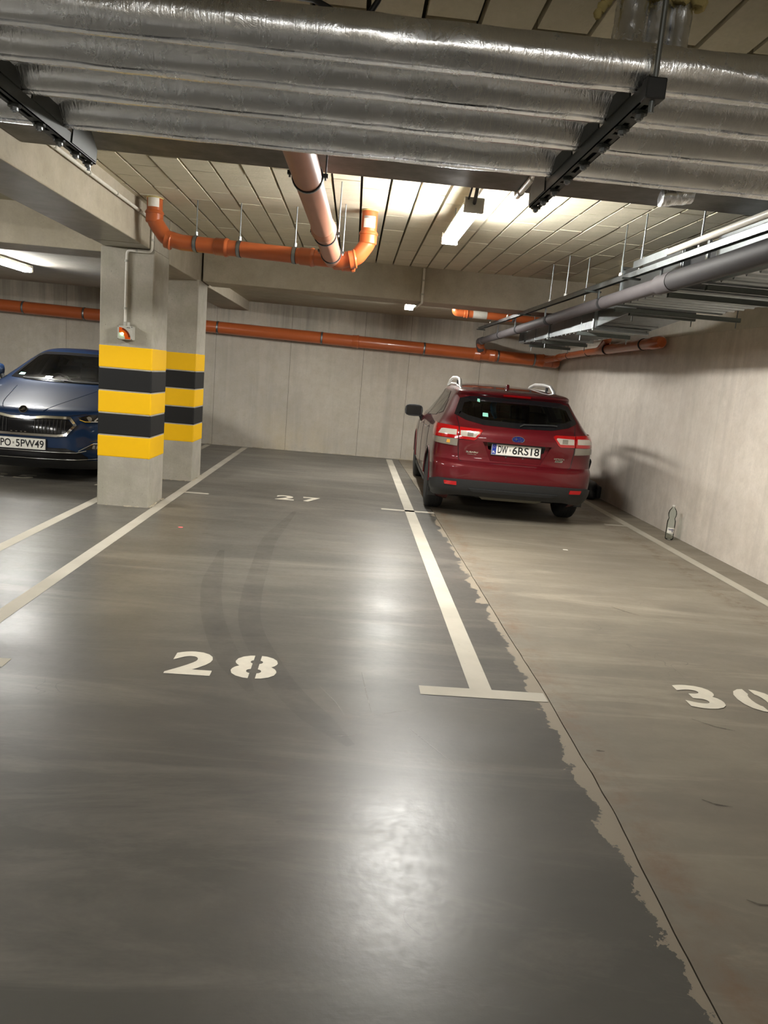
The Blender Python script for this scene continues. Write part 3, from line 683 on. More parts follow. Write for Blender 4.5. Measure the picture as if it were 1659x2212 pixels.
# ventilation ducts
def rectduct(mbx, secs):
    for y, x0, x1, z0, z1 in secs: mbx.v += [(x0, y, z0), (x1, y, z0), (x1, y, z1), (x0, y, z1)]
    for i in range(len(secs)-1):
        for k in range(4): mbx.f.append((4*i+k, 4*i+(k+1) % 4, 4*i+4+(k+1) % 4, 4*i+4+k))
    n = len(secs)-1; mbx.f += [(3, 2, 1, 0), (4*n, 4*n+1, 4*n+2, 4*n+3)]; return mbx
def ribs(parent, x0, x1, y0, y1, z, n, nm='stiffening_bead'):
    for i in range(n):
        y = y0+(y1-y0)*(i+.5)/n
        obj(nm, MB().prism([(y-.016, z), (y+.016, z), (y+.004, z-.012), (y-.004, z-.012)], 'x', x0+.01, x1-.01), 'galvanised', parent)
def flange(parent, x0, x1, y, z0, z1, e=.022, w=.03):
    mbx = MB().box(x0-e, x1+e, y-w/2, y+w/2, z0-e, z0-.001).box(x0-e, x0-.001, y-w/2, y+w/2, z0, z1).box(x1+.001, x1+e, y-w/2, y+w/2, z0, z1).box(x0-e, x1+e, y-w/2, y+w/2, z1, z1+e)
    obj('flange', mbx, 'galvanised', parent, bevel=.003)
ud = thing('ventilation_duct', (2.7, 5, 2.24), 'wide upper galvanised duct nearest the camera under the ceiling planks', 'duct', 'ventilation ducts')
obj('duct_section', rectduct(MB(), [(5.4, 2.25, 3.16, 2.24, 2.52), (6.66, 2.25, 3.16, 2.24, 2.52)]), 'galvanised', ud, bevel=.004)
obj('duct_section', rectduct(MB(), [(3.15, 2.30, 3.2, 2.24, 2.54), (5.02, 2.30, 3.2, 2.24, 2.56)]), 'galvanised', ud, bevel=.004)
obj('flexible_connector', rectduct(MB(), [(5.0, 2.32, 3.15, 2.26, 2.50), (5.42, 2.30, 3.12, 2.26, 2.50)]), 'black_rubber', ud)
for y in (5.02, 5.42, 6.64): flange(ud, 2.26, 3.16, y, 2.25, 2.53)
ribs(ud, 2.25, 3.16, 5.5, 6.6, 2.24, 7); ribs(ud, 2.30, 3.2, 3.25, 4.98, 2.24, 11)
def hanger_bar(parent, x0, x1, y, z, zt, yw=.04):
    o = obj('hanger_bar', MB().box(x0, x1, y-yw/2, y+yw/2, z, z+.003).box(x0, x1, y-yw/2, y-yw/2+.003, z, z+.036).box(x0, x1, y+yw/2-.003, y+yw/2, z, z+.036), 'bar_steel', parent)
    for x in ((x1-.03,) if parent is ud else (x0+.03, x1-.03)): obj('threaded_rod', MB().tube([(x, y, z-.05), (x, y, zt)], .005, 8), 'galvanised', o)
hanger_bar(ud, 2.21, 3.33, 6.60, 2.172, ZC); hanger_bar(ud, 2.2, 3.28, 5.46, 2.178, ZC); hanger_bar(ud, 2.24, 3.3, 4.95, 2.178, ZC); hanger_bar(ud, 2.24, 3.3, 3.9, 2.178, 2.55)
ld = thing('ventilation_duct', (2.5, 9, 2.06), 'narrow lower galvanised duct ending in a grille before the back wall', 'duct', 'ventilation ducts')
obj('duct_transition', rectduct(MB(), [(6.70, 2.44, 2.98, 2.215, 2.43), (7.12, 2.23, 2.74, 2.07, 2.30)]), 'galvanised', ld, bevel=.004)
obj('duct_section', rectduct(MB(), [(7.12, 2.22, 2.72, 2.06, 2.31), (9.0, 2.27, 2.79, 2.06, 2.28)]), 'galvanised', ld, bevel=.004)
obj('duct_section', rectduct(MB(), [(9.0, 2.27, 2.79, 2.06, 2.28), (10.75, 2.31, 2.88, 2.06, 2.26)]), 'galvanised', ld, bevel=.004)
flange(ld, 2.22, 2.72, 7.13, 2.06, 2.31); flange(ld, 2.27, 2.79, 9.0, 2.06, 2.28); flange(ld, 2.29, 2.83, 9.75, 2.06, 2.28, .014)
ribs(ld, 2.24, 2.72, 7.2, 8.9, 2.06, 11); ribs(ld, 2.30, 2.85, 9.1, 10.6, 2.06, 8)
tb = MB(); n = 6
for i in range(n):
    a = (i+.5)/n; y = 7.12-.40*a; x0 = 2.23+.23*a; x1 = 2.74+.26*a; z = 2.07+.155*a
    tb.prism([(y-.012, z-.003), (y+.012, z+.003), (y, z-.009)], 'x', x0+.02, x1-.02)
obj('stiffening_bead', tb, 'galvanised', ld, kind='stuff')
for x0, x1, y in ((2.38, 2.95, 10.45), (2.30, 2.86, 9.4), (2.17, 2.70, 7.5)): hanger_bar(ld, x0, x1, y, 2.012, ZL if y > 9.7 else 2.36 if y > 9.2 else ZC)
hanger_bar(ld, 2.40, 3.0, 6.76, 2.165, ZC)
g = obj('grille_frame', MB().box(2.285, 2.30, 10.38, 10.40, 2.07, 2.24).box(2.285, 2.30, 10.70, 10.72, 2.07, 2.24).box(2.285, 2.30, 10.38, 10.72, 2.07, 2.085).box(2.285, 2.30, 10.38, 10.72, 2.225, 2.24), 'galvanised', ld)
for i in range(8): obj('grille_slat', MB().box(2.287, 2.298, 10.42+.036*i, 10.428+.036*i, 2.085, 2.225), 'galvanised', g)
# conduits
def conduit(path, r, label, clips=(), rad=.04, name='conduit'):
    t = thing(name, tuple(path[0]), label, 'conduit', 'pale conduits')
    obj('conduit_run', MB().tube(fillet(path, rad, 6), r, 14), 'white_plastic', t, smooth=True, ang=60)
    for p, d in clips: obj('clip', ring(p, d, r+.004, .02, 16), 'grey_plastic', t, smooth=True)
    return t
conduit([(-1.908, 4.4, 2.645), (-1.908, 7.14, 2.645), (-1.912, 7.172, 2.645), (-1.917, 7.172, 2.375), (-2.14, 7.178, 2.375), (-2.143, 7.178, 1.74)], .013,
        'pale conduit along the long beam dropping down the nearer column to the alarm box',
        [((-1.908, y, 2.645), (0, 1, 0)) for y in (4.9, 5.5, 6.1, 6.7)] + [((-1.914, 7.172, z), (0, 0, 1)) for z in (2.56, 2.48)] + [((-2.143, 7.178, z), (0, 0, 1)) for z in (2.28, 1.86)] + [((-2.05, 7.178, 2.375), (1, 0, 0))])
conduit([(.735, 9.18, 2.74), (.74, 9.18, 2.345), (.74, 9.21, 2.342), (.72, 9.8, 2.342), (.71, 9.83, 2.42)], .014, 'pale conduit down the face of the deep cross beam', [((.736, 9.18, 2.60), (0, 0, 1)), ((.738, 9.18, 2.44), (0, 0, 1))])
conduit([(.845, 3.95, 2.532), (.857, 4.52, 2.532), (.857, 4.54, 2.56)], .016, 'stub of pale conduit clipped under the shallow beam', [((.85, 4.1, 2.532), (0, 1, 0)), ((.856, 4.42, 2.532), (0, 1, 0))], .02)
# alarm box on the column
ab = thing('alarm_box', (-2.13, 7.17, 1.58), 'small grey alarm box with an orange quarter window and green lamp on the nearer column', 'alarm box')
obj('box_body', MB().box(-2.195, -2.055, 7.115, 7.197, 1.575, 1.70), 'grey_plastic', ab, bevel=.008)
def quarter(r0, r1, z=7.113, a0=0, a1=90, c=(-2.178, 1.583)):
    P = [(c[0]+r1*math.cos(math.radians(a)), c[1]+r1*math.sin(math.radians(a))) for a in np.linspace(a0, a1, 13)]
    P += [(c[0]+r0*math.cos(math.radians(a)), c[1]+r0*math.sin(math.radians(a))) for a in np.linspace(a1, a0, 13)]
    return MB().prism(P, 'y', z, z+.004)
w = obj('orange_window', quarter(.055, .103), 'orange_lens', ab)
obj('dark_rim', quarter(.088, .104, 7.112, 10, 72), 'brown_lens', w)
obj('green_lamp', MB().ball((-2.15, 7.112, 1.628), .014, 8, (1, .5, .8)), 'green_led', ab, smooth=True)
for x in (-2.187, -2.064):
    for z in (1.583, 1.692): obj('screw', MB().tube([(x, 7.113, z), (x, 7.118, z)], .004, 10), 'dark_steel', ab)
for x in (-2.143, -2.105): obj('cable_gland', MB().tube([(x, 7.165, 1.70), (x, 7.165, 1.735)], .013, 12), 'grey_plastic', ab, smooth=True)
obj('printed_line', MB().box(-2.11, -2.078, 7.1135, 7.1145, 1.683, 1.688), 'plate_black', ab)

# ------------------------------------------------------------------ cars
def pchip(tab):
    x = np.array([a for a, _ in tab], float); y = np.array([b for _, b in tab], float)
    h = np.diff(x); d = np.diff(y)/h; m = np.zeros(len(x)); m[0] = d[0]; m[-1] = d[-1]
    for i in range(1, len(x)-1):
        m[i] = 0 if d[i-1]*d[i] <= 0 else (h[i-1]+h[i])*3/((2*h[i]+h[i-1])/d[i-1]+(h[i]+2*h[i-1])/d[i])
    def f(q):
        q = min(max(q, x[0]), x[-1]); i = min(max(int(np.searchsorted(x, q))-1, 0), len(h)-1); t = (q-x[i])/h[i]
        return float((2*t**3-3*t**2+1)*y[i]+(t**3-2*t**2+t)*h[i]*m[i]+(-2*t**3+3*t**2)*y[i+1]+(t**3-t**2)*h[i]*m[i+1])
    return f
class Shape:
    def __init__(s, yr, yf, w, ar, af, nr, nf, bow=.03):
        s.yr, s.yf, s.w, s.ar, s.af = map(pchip, (yr, yf, w, ar, af)); s.nr = pchip(nr); s.nf = pchip(nf); s.bow = bow
    def bw(s, y, z):
        a, b = s.yr(z), s.yf(z); c = (a+b)/2; return s.w(z)*(1-s.bow*abs((y-c)/max(.2, (b-a)/2))**2.5)
    def hw(s, y, z):
        a, b = s.yr(z), s.yf(z); k = s.bw(y, z)
        if y < a+s.ar(z):
            t = min(1, max(0, (a+s.ar(z)-y)/s.ar(z))); return k*(1-t**s.nr(z))**(1/s.nr(z))
        if y > b-s.af(z):
            t = min(1, max(0, (y-(b-s.af(z)))/s.af(z))); return k*(1-t**s.nf(z))**(1/s.nf(z))
        return k
    def rear(s, u, z, lim=.985):
        k = s.bw(s.yr(z)+s.ar(z)*.5, z); n = s.nr(z); q = abs(u)/k
        if q <= lim: return Vector((u, s.yr(z)+s.ar(z)*(1-(1-q**n)**(1/n)), z))
        y = s.yr(z)+s.ar(z)*(1-(1-lim**n)**(1/n)) + (abs(u)-lim*k)*1.6
        return Vector((math.copysign(s.hw(y, z), u), y, z))
    def front(s, u, z, lim=.985):
        k = s.bw(s.yf(z)-s.af(z)*.5, z); n = s.nf(z); q = abs(u)/k
        if q <= lim: return Vector((u, s.yf(z)-s.af(z)*(1-(1-q**n)**(1/n)), z))
        y = s.yf(z)-s.af(z)*(1-(1-lim**n)**(1/n)) - (abs(u)-lim*k)*1.6
        return Vector((math.copysign(s.hw(y, z), u), y, z))
    def side(s, sg): return lambda y, z: Vector((sg*s.hw(y, z), y, z))
    def ring(s, z, inset=0., zs=None, nc=16, ns=36):
        zz = z if zs is None else zs
        a, b, ar, af, nr, nf = s.yr(zz)+inset, s.yf(zz)-inset, s.ar(zz), s.af(zz), s.nr(zz), s.nf(zz)
        P = []
        for i in range(nc):
            t = i/nc*PI/2; P.append((math.sin(t)**(2/nr), a+ar*(1-math.cos(t)**(2/nr))))
        for i in range(ns+1): P.append((1, a+ar+(b-af-a-ar)*i/ns))
        for i in range(nc-1, -1, -1):
            t = i/nc*PI/2; P.append((math.sin(t)**(2/nf), b-af*(1-math.cos(t)**(2/nf))))
        out = [(max(.02, s.bw(y, zz)-inset)*q, y, z) for q, y in P]
        return out + [(-x, y, z) for x, y, z in out[-2:0:-1]]
    def body(s, zs, inset=0., lift=0.):
        mb = MB(); n = 0
        for z in zs:
            r = s.ring(z, inset, z+lift if lift else None); n = len(r); mb.v += r
        m = len(zs)
        mb.f = [(i*n+k, i*n+(k+1) % n, (i+1)*n+(k+1) % n, (i+1)*n+k) for i in range(m-1) for k in range(n)]
        mb.f += [tuple(range(n-1, -1, -1)), tuple((m-1)*n+k for k in range(n))]
        return mb
OUT = {'rear': Vector((0, -1, .2)), 'front': Vector((0, 1, .2)), 'sideL': Vector((-1, 0, .1)), 'sideR': Vector((1, 0, .1))}
def nrm(fn, u, v, ref):
    e = .004; n = (fn(u+e, v)-fn(u-e, v)).cross(fn(u, v+e)-fn(u, v-e)).normalized(); return n if n.dot(ref) > 0 else -n
def patch(fn, poly, ref, off=.004, thick=0., du=.04, dv=.03):
    bm = bmesh.new(); vs = [bm.verts.new((p[0], 0, p[1])) for p in poly]; bm.faces.new(vs)
    us = [p[0] for p in poly]; zs = [p[1] for p in poly]
    for k in range(int(min(us)/du)-1, int(max(us)/du)+2):
        bmesh.ops.bisect_plane(bm, geom=bm.verts[:]+bm.edges[:]+bm.faces[:], plane_co=(k*du+.0013, 0, 0), plane_no=(1, 0, 0))
    for k in range(int(min(zs)/dv)-1, int(max(zs)/dv)+2):
        bmesh.ops.bisect_plane(bm, geom=bm.verts[:]+bm.edges[:]+bm.faces[:], plane_co=(0, 0, k*dv+.0013), plane_no=(0, 0, 1))
    if thick:
        top = bmesh.ops.extrude_face_region(bm, geom=bm.faces[:])
        tv = {e for e in top['geom'] if isinstance(e, bmesh.types.BMVert)}
    else: tv = set(bm.verts)
    new = {}
    for v in bm.verts:
        u, z = v.co.x, v.co.z; new[v] = fn(u, z)+nrm(fn, u, z, ref)*(off if v in tv else off-thick)
    for v, c in new.items(): v.co = c
    bmesh.ops.recalc_face_normals(bm, faces=bm.faces)
    if not thick:
        bm.normal_update()
        if sum((f.normal.dot(ref) for f in bm.faces), 0) < 0:
            for f in bm.faces: f.normal_flip()
    me = bpy.data.meshes.new('patch'); bm.to_mesh(me); bm.free(); return me
def densify(poly, step=.04):
    out = []
    for a, b in zip(poly, poly[1:]+poly[:1]):
        n = max(1, int(math.hypot(b[0]-a[0], b[1]-a[1])/step))
        out += [(a[0]+(b[0]-a[0])*i/n, a[1]+(b[1]-a[1])*i/n) for i in range(n)]
    return out
def inset_poly(poly, d):
    n = len(poly); A = sum(poly[i][0]*poly[(i+1) % n][1]-poly[(i+1) % n][0]*poly[i][1] for i in range(n)); sg = 1 if A > 0 else -1; out = []
    for i in range(n):
        p0, p1, p2 = (Vector((*poly[(i+k) % n], 0)) for k in (-1, 0, 1))
        a = (p1-p0).normalized(); b = (p2-p1).normalized(); na = Vector((-a.y, a.x, 0))*sg; nb = Vector((-b.y, b.x, 0))*sg
        m = (na+nb).normalized(); q = p1+m*(d/max(.35, m.dot(na))); out.append((q.x, q.y))
    return out
def frame(fn, poly, d, ref, off=.005):        # closed ribbon of width d just inside a polygon
    P = densify(poly); Q = inset_poly(P, d); mb = MB(); n = len(P)
    for (a, b) in list(zip(P, Q)):
        for p in (a, b): mb.v.append(tuple(fn(*p)+nrm(fn, *p, ref)*off))
    mb.f = [(2*i, 2*((i+1) % n), 2*((i+1) % n)+1, 2*i+1) for i in range(n)]
    return mb
def strip(fn, path, w, ref, off=.004, step=.03):   # open ribbon following the surface
    P = []
    for a, b in zip(path[:-1], path[1:]):
        n = max(1, int(math.hypot(b[0]-a[0], b[1]-a[1])/step)); P += [(a[0]+(b[0]-a[0])*i/n, a[1]+(b[1]-a[1])*i/n) for i in range(n)]
    P.append(path[-1]); pts = [fn(*p)+nrm(fn, *p, ref)*off for p in P]
    return MB().tube(pts, w/2, 6)
def flat_at(fn, u, z, ref, off):
    n = nrm(fn, u, z, ref); up = (Vector((0, 0, 1))-n*n.z).normalized(); x = up.cross(n); p = fn(u, z)+n*off
    return Matrix(((x.x, up.x, n.x, p.x), (x.y, up.y, n.y, p.y), (x.z, up.z, n.z, p.z), (0, 0, 0, 1)))
def boolean(base, cutters):
    for me in cutters:
        c = bpy.data.objects.new('cut', me); COL.objects.link(c); c.parent = base.parent
        md = base.modifiers.new('b', 'BOOLEAN'); md.operation = 'DIFFERENCE'; md.solver = 'EXACT'; md.object = c
        try: md.material_mode = 'TRANSFER'
        except Exception: pass
    dg = bpy.context.evaluated_depsgraph_get(); me = bpy.data.meshes.new_from_object(base.evaluated_get(dg))
    for md in list(base.modifiers):
        c = md.object; base.modifiers.remove(md); bpy.data.objects.remove(c)
    base.data = me; me.shade_smooth(); me.set_sharp_from_angle(angle=math.radians(32)); return base
def cutter(mb, mat):
    me = mb.mesh('cut'); me.materials.append(M[mat]); return me
def wheel(root, x, y, sg, R=.325, wd=.205):
    xo = x*sg; xi = xo-sg*wd
    prof = [(R*.66, 0), (R*.72, -.0), (R*.90, .006), (R*.97, .022), (R, .045), (R, wd-.045), (R*.97, wd-.022), (R*.88, wd), (R*.66, wd)]
    o = obj('wheel', MB().lathe([(r, xo-sg*h) for r, h in prof], 40, (0, y, R), 'x'), 'tyre', root, local=True, smooth=True)
    tr = MB()
    for i in range(4):
        xx = xo-sg*(.055+.032*i); tr.lathe([(R+.001, xx-.003), (R+.001, xx+.003)], 40, (0, y, R), 'x')
    obj('tread_groove', tr, 'black_rubber', o, local=True)
    rim = MB().lathe([(R*.69, xo-sg*.012), (R*.71, xo-sg*.004), (R*.66, xo-sg*.02), (R*.63, xo-sg*.07)], 36, (0, y, R), 'x')
    for k in range(5):
        a = 2*PI*k/5+.3
        for da in (-.13, .13):
            rim.tube([(xo-sg*.03, y+.04*math.cos(a), R+.04*math.sin(a)), (xo-sg*.018, y+R*.66*math.cos(a+da), R+R*.66*math.sin(a+da))], [.022, .014], 8)
    rim.lathe([(.05, xo-sg*.05), (.05, xo-sg*.018), (.03, xo-sg*.012)], 18, (0, y, R), 'x')
    obj('rim', rim, 'satin_silver', o, local=True, smooth=True)
    obj('brake_disc', MB().lathe([(R*.64, xo-sg*.075), (R*.64, xo-sg*.08)], 30, (0, y, R), 'x'), 'interior', o, local=True)
    return o
def licence_plate(root, mat4, txt, gap_at, frame_mat='black_plastic'):
    def put(name, me, mat, par, z=0):
        me.transform(mat4 @ Matrix.Translation((0, 0, z))); return obj(name, None, mat, par, local=True, me=me)
    p = put('licence_plate', MB().box(-.26, .26, -.057, .057, 0, .006).mesh('p'), 'plate_white', root)
    put('plate_frame', MB().box(-.268, .268, -.066, .064, -.006, .001).mesh('p'), frame_mat, p)
    put('blue_strip', MB().box(-.257, -.213, -.054, .054, .005, .0068).mesh('p'), 'plate_blue', p)
    st = MB()
    for k in range(12): st.ball((-.235+.012*math.cos(PI*k/6), .026+.012*math.sin(PI*k/6), .007), .0022, 4)
    put('stars', st.mesh('s'), 'amber', p)
    put('country_code', fit_mesh(text_mesh('PL', .03, .001, .0004), -.249, -.222, -.042, -.018), 'plate_white', p, .0075)
    a, b = txt
    put('plate_text', fit_mesh(text_mesh(a, .08, .0013, .0004), -.195, -.195+gap_at, -.04, .04), 'plate_black', p, .0066)
    put('plate_text', fit_mesh(text_mesh(b, .08, .0013, .0004), -.195+gap_at+.05, .245, -.04, .04), 'plate_black', p, .0066)
    put('plate_seal', MB().box(-.195+gap_at+.017, -.195+gap_at+.033, -.012, .012, .005, .007).mesh('s'), 'print_grey', p)
    return p
def seat(root, x, y, mat='interior', hz=1.0):
    b = obj('seat', MB().box(x-.24, x+.24, y-.02, y+.5, .42, .58), mat, root, local=True, bevel=.05)
    s = MB().prism([(y+.0, .5), (y+.12, .52), (y-.10, hz), (y-.2, hz-.02)], 'x', x-.23, x+.23); obj('backrest', s, mat, b, local=True, bevel=.04)
    obj('headrest', MB().prism([(y-.22, hz+.02), (y-.13, hz+.02), (y-.15, hz+.2), (y-.22, hz+.2)], 'x', x-.13, x+.13), mat, b, local=True, bevel=.035)
def mirror(root, sg, x, y, z, mat, back=False):
    mb = MB()
    n = 16
    def sec(yy, k): return [(x*sg+sg*k*(.125*math.copysign(abs(math.cos(2*PI*i/n))**.6, math.cos(2*PI*i/n))), yy, z+k*.082*math.copysign(abs(math.sin(2*PI*i/n))**.6, math.sin(2*PI*i/n))) for i in range(n)]
    for yy, k in ((y, .96), (y+.02, 1.), (y+.09, .88), (y+.14, .55), (y+.155, .2)): mb.v += sec(yy, k)
    mb.f = [(i*n+k, i*n+(k+1) % n, (i+1)*n+(k+1) % n, (i+1)*n+k) for i in range(4) for k in range(n)]+[tuple(range(n)), tuple(4*n+k for k in range(n))]
    o = obj('door_mirror', mb, mat, root, local=True, smooth=True, ang=50)
    obj('mirror_glass', MB().box(x*sg-.10, x*sg+.10, y-.004, y+.002, z-.06, z+.06), 'gloss_black', o, local=True, bevel=.01)
    obj('mirror_stalk', MB().tube([(x*sg-sg*.10, y+.05, z-.06), (x*sg-sg*.13, y+.06, z-.13), (x*sg-sg*.17, y+.06, z-.16)], [.03, .026, .03], 10), 'black_plastic', o, local=True, smooth=True)

# ---------------- red hatchback, seen from behind
RS = Shape(
    yr=[(.18, .30), (.27, .13), (.34, .05), (.42, .015), (.50, 0), (.585, 0), (.62, .02), (.645, .075), (.70, .085), (.85, .065), (.93, .07), (.985, .10), (1.02, .145), (1.10, .21), (1.30, .42), (1.325, .44), (1.345, .40), (1.365, .385), (1.385, .44), (1.405, .66), (1.425, 1.0), (1.44, 1.35), (1.452, 1.75), (1.458, 1.95)],
    yf=[(.18, 4.30), (.3, 4.42), (.5, 4.46), (.66, 4.42), (.78, 4.25), (.88, 3.85), (.97, 3.32), (1.02, 3.12), (1.2, 2.72), (1.35, 2.42), (1.41, 2.30), (1.44, 2.22), (1.458, 2.12)],
    w=[(.18, .80), (.28, .86), (.42, .885), (.62, .8875), (.80, .882), (.92, .868), (.99, .845), (1.05, .805), (1.15, .745), (1.30, .665), (1.345, .640), (1.375, .62), (1.40, .585), (1.42, .53), (1.44, .44), (1.452, .30), (1.458, .12)],
    ar=[(.18, .30), (.6, .36), (1.0, .36), (1.3, .30), (1.38, .25), (1.42, .35), (1.458, .1)], af=[(.18, .6), (.7, .75), (1.0, .5), (1.4, .3), (1.458, .05)],
    nr=[(.18, 3.0), (.6, 3.2), (1.0, 3.0), (1.46, 2.6)], nf=[(.18, 2.6), (1.46, 2.4)], bow=.035)
red = thing('parked_car', (1.765, 7.70, 0), 'dark red hatchback seen from behind, parked by the side wall', 'car', 'parked cars', rz=-.031)
zs = list(np.linspace(.18, .98, 30))+list(np.linspace(1.0, 1.32, 18))+[1.335, 1.345, 1.355, 1.365, 1.375, 1.385, 1.395, 1.405, 1.415, 1.425, 1.433, 1.44, 1.446, 1.452, 1.456, 1.458]
body = obj('body', RS.body(zs), 'red_paint', red, local=True)
rglass = [(-.665, 1.115), (-.55, 1.065), (-.36, 1.028), (0, 1.02), (.36, 1.028), (.55, 1.065), (.665, 1.115), (.60, 1.285), (.50, 1.315), (.2, 1.325), (-.2, 1.325), (-.50, 1.315), (-.60, 1.285)]
swin = [[(2.98, 1.0), (2.05, 1.015), (2.05, 1.355), (2.32, 1.355)], [(1.98, 1.015), (1.10, 1.06), (1.02, 1.27), (1.22, 1.345), (1.98, 1.358)], [(1.03, 1.075), (.70, 1.115), (.95, 1.265)]]
wshield = [(-.66, 1.06), (.66, 1.06), (.54, 1.385), (-.54, 1.385)]
cuts = [cutter(RS.body(list(np.linspace(.5, 1.0, 8))+list(np.linspace(1.04, 1.36, 10))+[1.38, 1.40, 1.412], .045, .03), 'cabin_trim'),
        cutter(MB().prism(inset_poly(rglass, .05), 'y', -.4, 1.1), 'gloss_black'), cutter(MB().prism(inset_poly(wshield, .03), 'y', 2.0, 3.6), 'gloss_black'),
        cutter(MB().prism([(-.365, .865), (.365, .865), (.27, .665), (-.27, .665)], 'y', -.2, .118), 'red_paint')]
for sw in swin:
    for a, b in ((.3, 1.2), (-1.2, -.3)): cuts.append(cutter(MB().prism(inset_poly(sw, .02), 'x', a, b), 'gloss_black'))
cuts.append(cutter(MB().box(-.66, .66, -.3, .95, .0, .305), 'black_rubber'))
for yy in (.86, 3.53):
    for a, b in ((.62, 1.1), (-1.1, -.62)): cuts.append(cutter(MB().lathe([(.365, a), (.365, b)], 44, (0, yy, .335), 'x'), 'black_plastic'))
boolean(body, cuts)
REF = OUT['rear']
def rp_(name, poly, mat, off=.004, thick=0., par=None, **kw):
    return obj(name, None, mat, par or red, local=True, smooth=True, me=patch(RS.rear, poly, REF, off, thick, **kw))
g = rp_('rear_window', rglass, 'glass_dark', .001)
obj('window_surround', frame(RS.rear, rglass, .055, REF, .003), 'gloss_black', g, local=True, smooth=True)
wg = obj('windscreen', None, 'glass_clear', red, local=True, smooth=True, me=patch(RS.front, wshield, OUT['front'], .002))
for sg, nm in ((-1, 'sideL'), (1, 'sideR')):
    for sw in swin:
        o = obj('side_window', None, 'glass_dark', red, local=True, smooth=True, me=patch(RS.side(sg), sw, OUT[nm], .001))
        obj('window_surround', frame(RS.side(sg), sw, .028, OUT[nm], .004), 'gloss_black', o, local=True, smooth=True)
    wheel(red, .872, .86, sg); wheel(red, .872, 3.53, sg)
    mirror(red, sg, .985, 2.62, 1.02, 'black_plastic')
    for yy, zz in ((1.25, .90), (2.25, .88)):
        obj('door_handle', strip(RS.side(sg), [(yy, zz), (yy+.17, zz)], .024, OUT[nm], .018), 'chrome', red, local=True, smooth=True)
    for yy in (1.12, 2.02, 3.02):
        obj('door_seam', strip(RS.side(sg), [(yy, .36), (yy, .98)], .006, OUT[nm], .0), 'plate_black', red, local=True)
    obj('sill_trim', strip(RS.side(sg), [(1.25, .26), (3.1, .26)], .07, OUT[nm], -.012), 'black_plastic', red, local=True, smooth=True)
    arch = MB().tube([(sg*(RS.hw(.86+.37*math.cos(a), .5)-.004), .86+.37*math.cos(a), .335+.37*math.sin(a)) for a in np.linspace(.05, PI-.05, 26)], .011, 8)
    obj('arch_trim', arch, 'red_paint', red, local=True, smooth=True)
    arch = MB().tube([(sg*(RS.hw(3.53+.37*math.cos(a), .5)-.004), 3.53+.37*math.cos(a), .335+.37*math.sin(a)) for a in np.linspace(.05, PI-.05, 26)], .011, 8)
    obj('arch_trim', arch, 'red_paint', red, local=True, smooth=True)
    # tail light, in body half and tailgate half
    F = lambda P: [(sg*u, z) for u, z in P]
    tl = rp_('tail_light', F([(.625, .872), (.90, .872), (.955, .90), (.965, .975), (.93, 1.005), (.625, .985)]), 'red_lens', .014, .03, du=.02)
    rp_('reverse_lens', F([(.64, .905), (.815, .905), (.79, .950), (.77, .955), (.64, .955)]), 'white_lens', .017, .01, tl, du=.02)
    ind = rp_('indicator_lens', F([(.625, .868), (.905, .866), (.90, .84), (.86, .808), (.625, .795)]), 'grey_lens', .012, .03, tl, du=.02)
    if sg < 0: rp_('bulb', F([(.70, .852), (.73, .852), (.735, .82), (.70, .82)]), 'amber', .0145, .004, tl)
    ti = rp_('tail_light', F([(.612, .872), (.612, .985), (.40, .982), (.375, .968), (.43, .885), (.455, .868)]), 'red_lens', .012, .03)
    rp_('lamp_lens', F([(.60, .900), (.60, .952), (.415, .955), (.405, .946), (.45, .898)]), 'white_lens', .015, .01, ti)
    rp_('bulb', F([(.47, .905), (.53, .905), (.53, .945), (.47, .945)]), 'grey_lens', .017, .006, ti)
    rp_('reflector', F([(.595, .395), (.715, .395), (.725, .43), (.60, .43)]), 'red_reflector', .030, .01)
    # roof rail with raised ends
    pts = [(sg*.555, 1.02, 1.372), (sg*.552, 1.09, 1.425), (sg*.545, 1.25, 1.485), (sg*.54, 1.6, 1.503), (sg*.54, 2.1, 1.503), (sg*.54, 2.42, 1.465), (sg*.545, 2.58, 1.405)]
    rr = obj('roof_rail', MB().tube(fillet(pts, .12, 4), .021, 12), 'satin_silver', red, local=True, smooth=True, ang=60)
    obj('rail_foot', MB().tube([(sg*.56, 1.0, 1.372), (sg*.556, 1.2, 1.400), (sg*.548, 1.55, 1.428), (sg*.545, 2.2, 1.432), (sg*.55, 2.6, 1.395)], .012, 8), 'satin_silver', rr, local=True, smooth=True)
    obj('rail_post', MB().box(sg*.545-.012, sg*.545+.012, 1.42, 1.48, 1.42, 1.485), 'black_plastic', rr, local=True)
    # mud flap behind the rear wheel
    obj('mud_flap', MB().box(sg*.77-.10, sg*.77+.10, .47, .478, .19, .33), 'black_plastic', red, local=True)
bt = rp_('bumper_trim', [(-.93, .28), (-.90, .40), (-.80, .446), (-.5, .455), (.5, .455), (.80, .446), (.90, .40), (.93, .28), (.80, .250), (.55, .290), (-.55, .290), (-.80, .250)], 'black_plastic', .022, .05)
rp_('bumper_ridge', [(-.42, .345), (.42, .345), (.47, .375), (-.47, .375)], 'black_plastic', .034, .02, bt)
rp_('skid_plate', [(-.30, .245), (.30, .245), (.36, .30), (-.36, .30)], 'skid_silver', .012, .03)
obj('exhaust_box', MB().box(-.35, .35, .45, .75, .20, .36), 'black_rubber', red, local=True, bevel=.04)
obj('underbody', MB().box(-.6, .6, .7, 4.2, .17, .30), 'black_rubber', red, local=True)
obj('tailgate_seam', strip(RS.rear, [(-.645, 1.10), (-.618, 1.0), (-.617, .80), (-.60, .66), (-.57, .635), (.57, .635), (.60, .66), (.617, .80), (.618, 1.0), (.645, 1.10)], .007, REF, .0), 'plate_black', red, local=True)
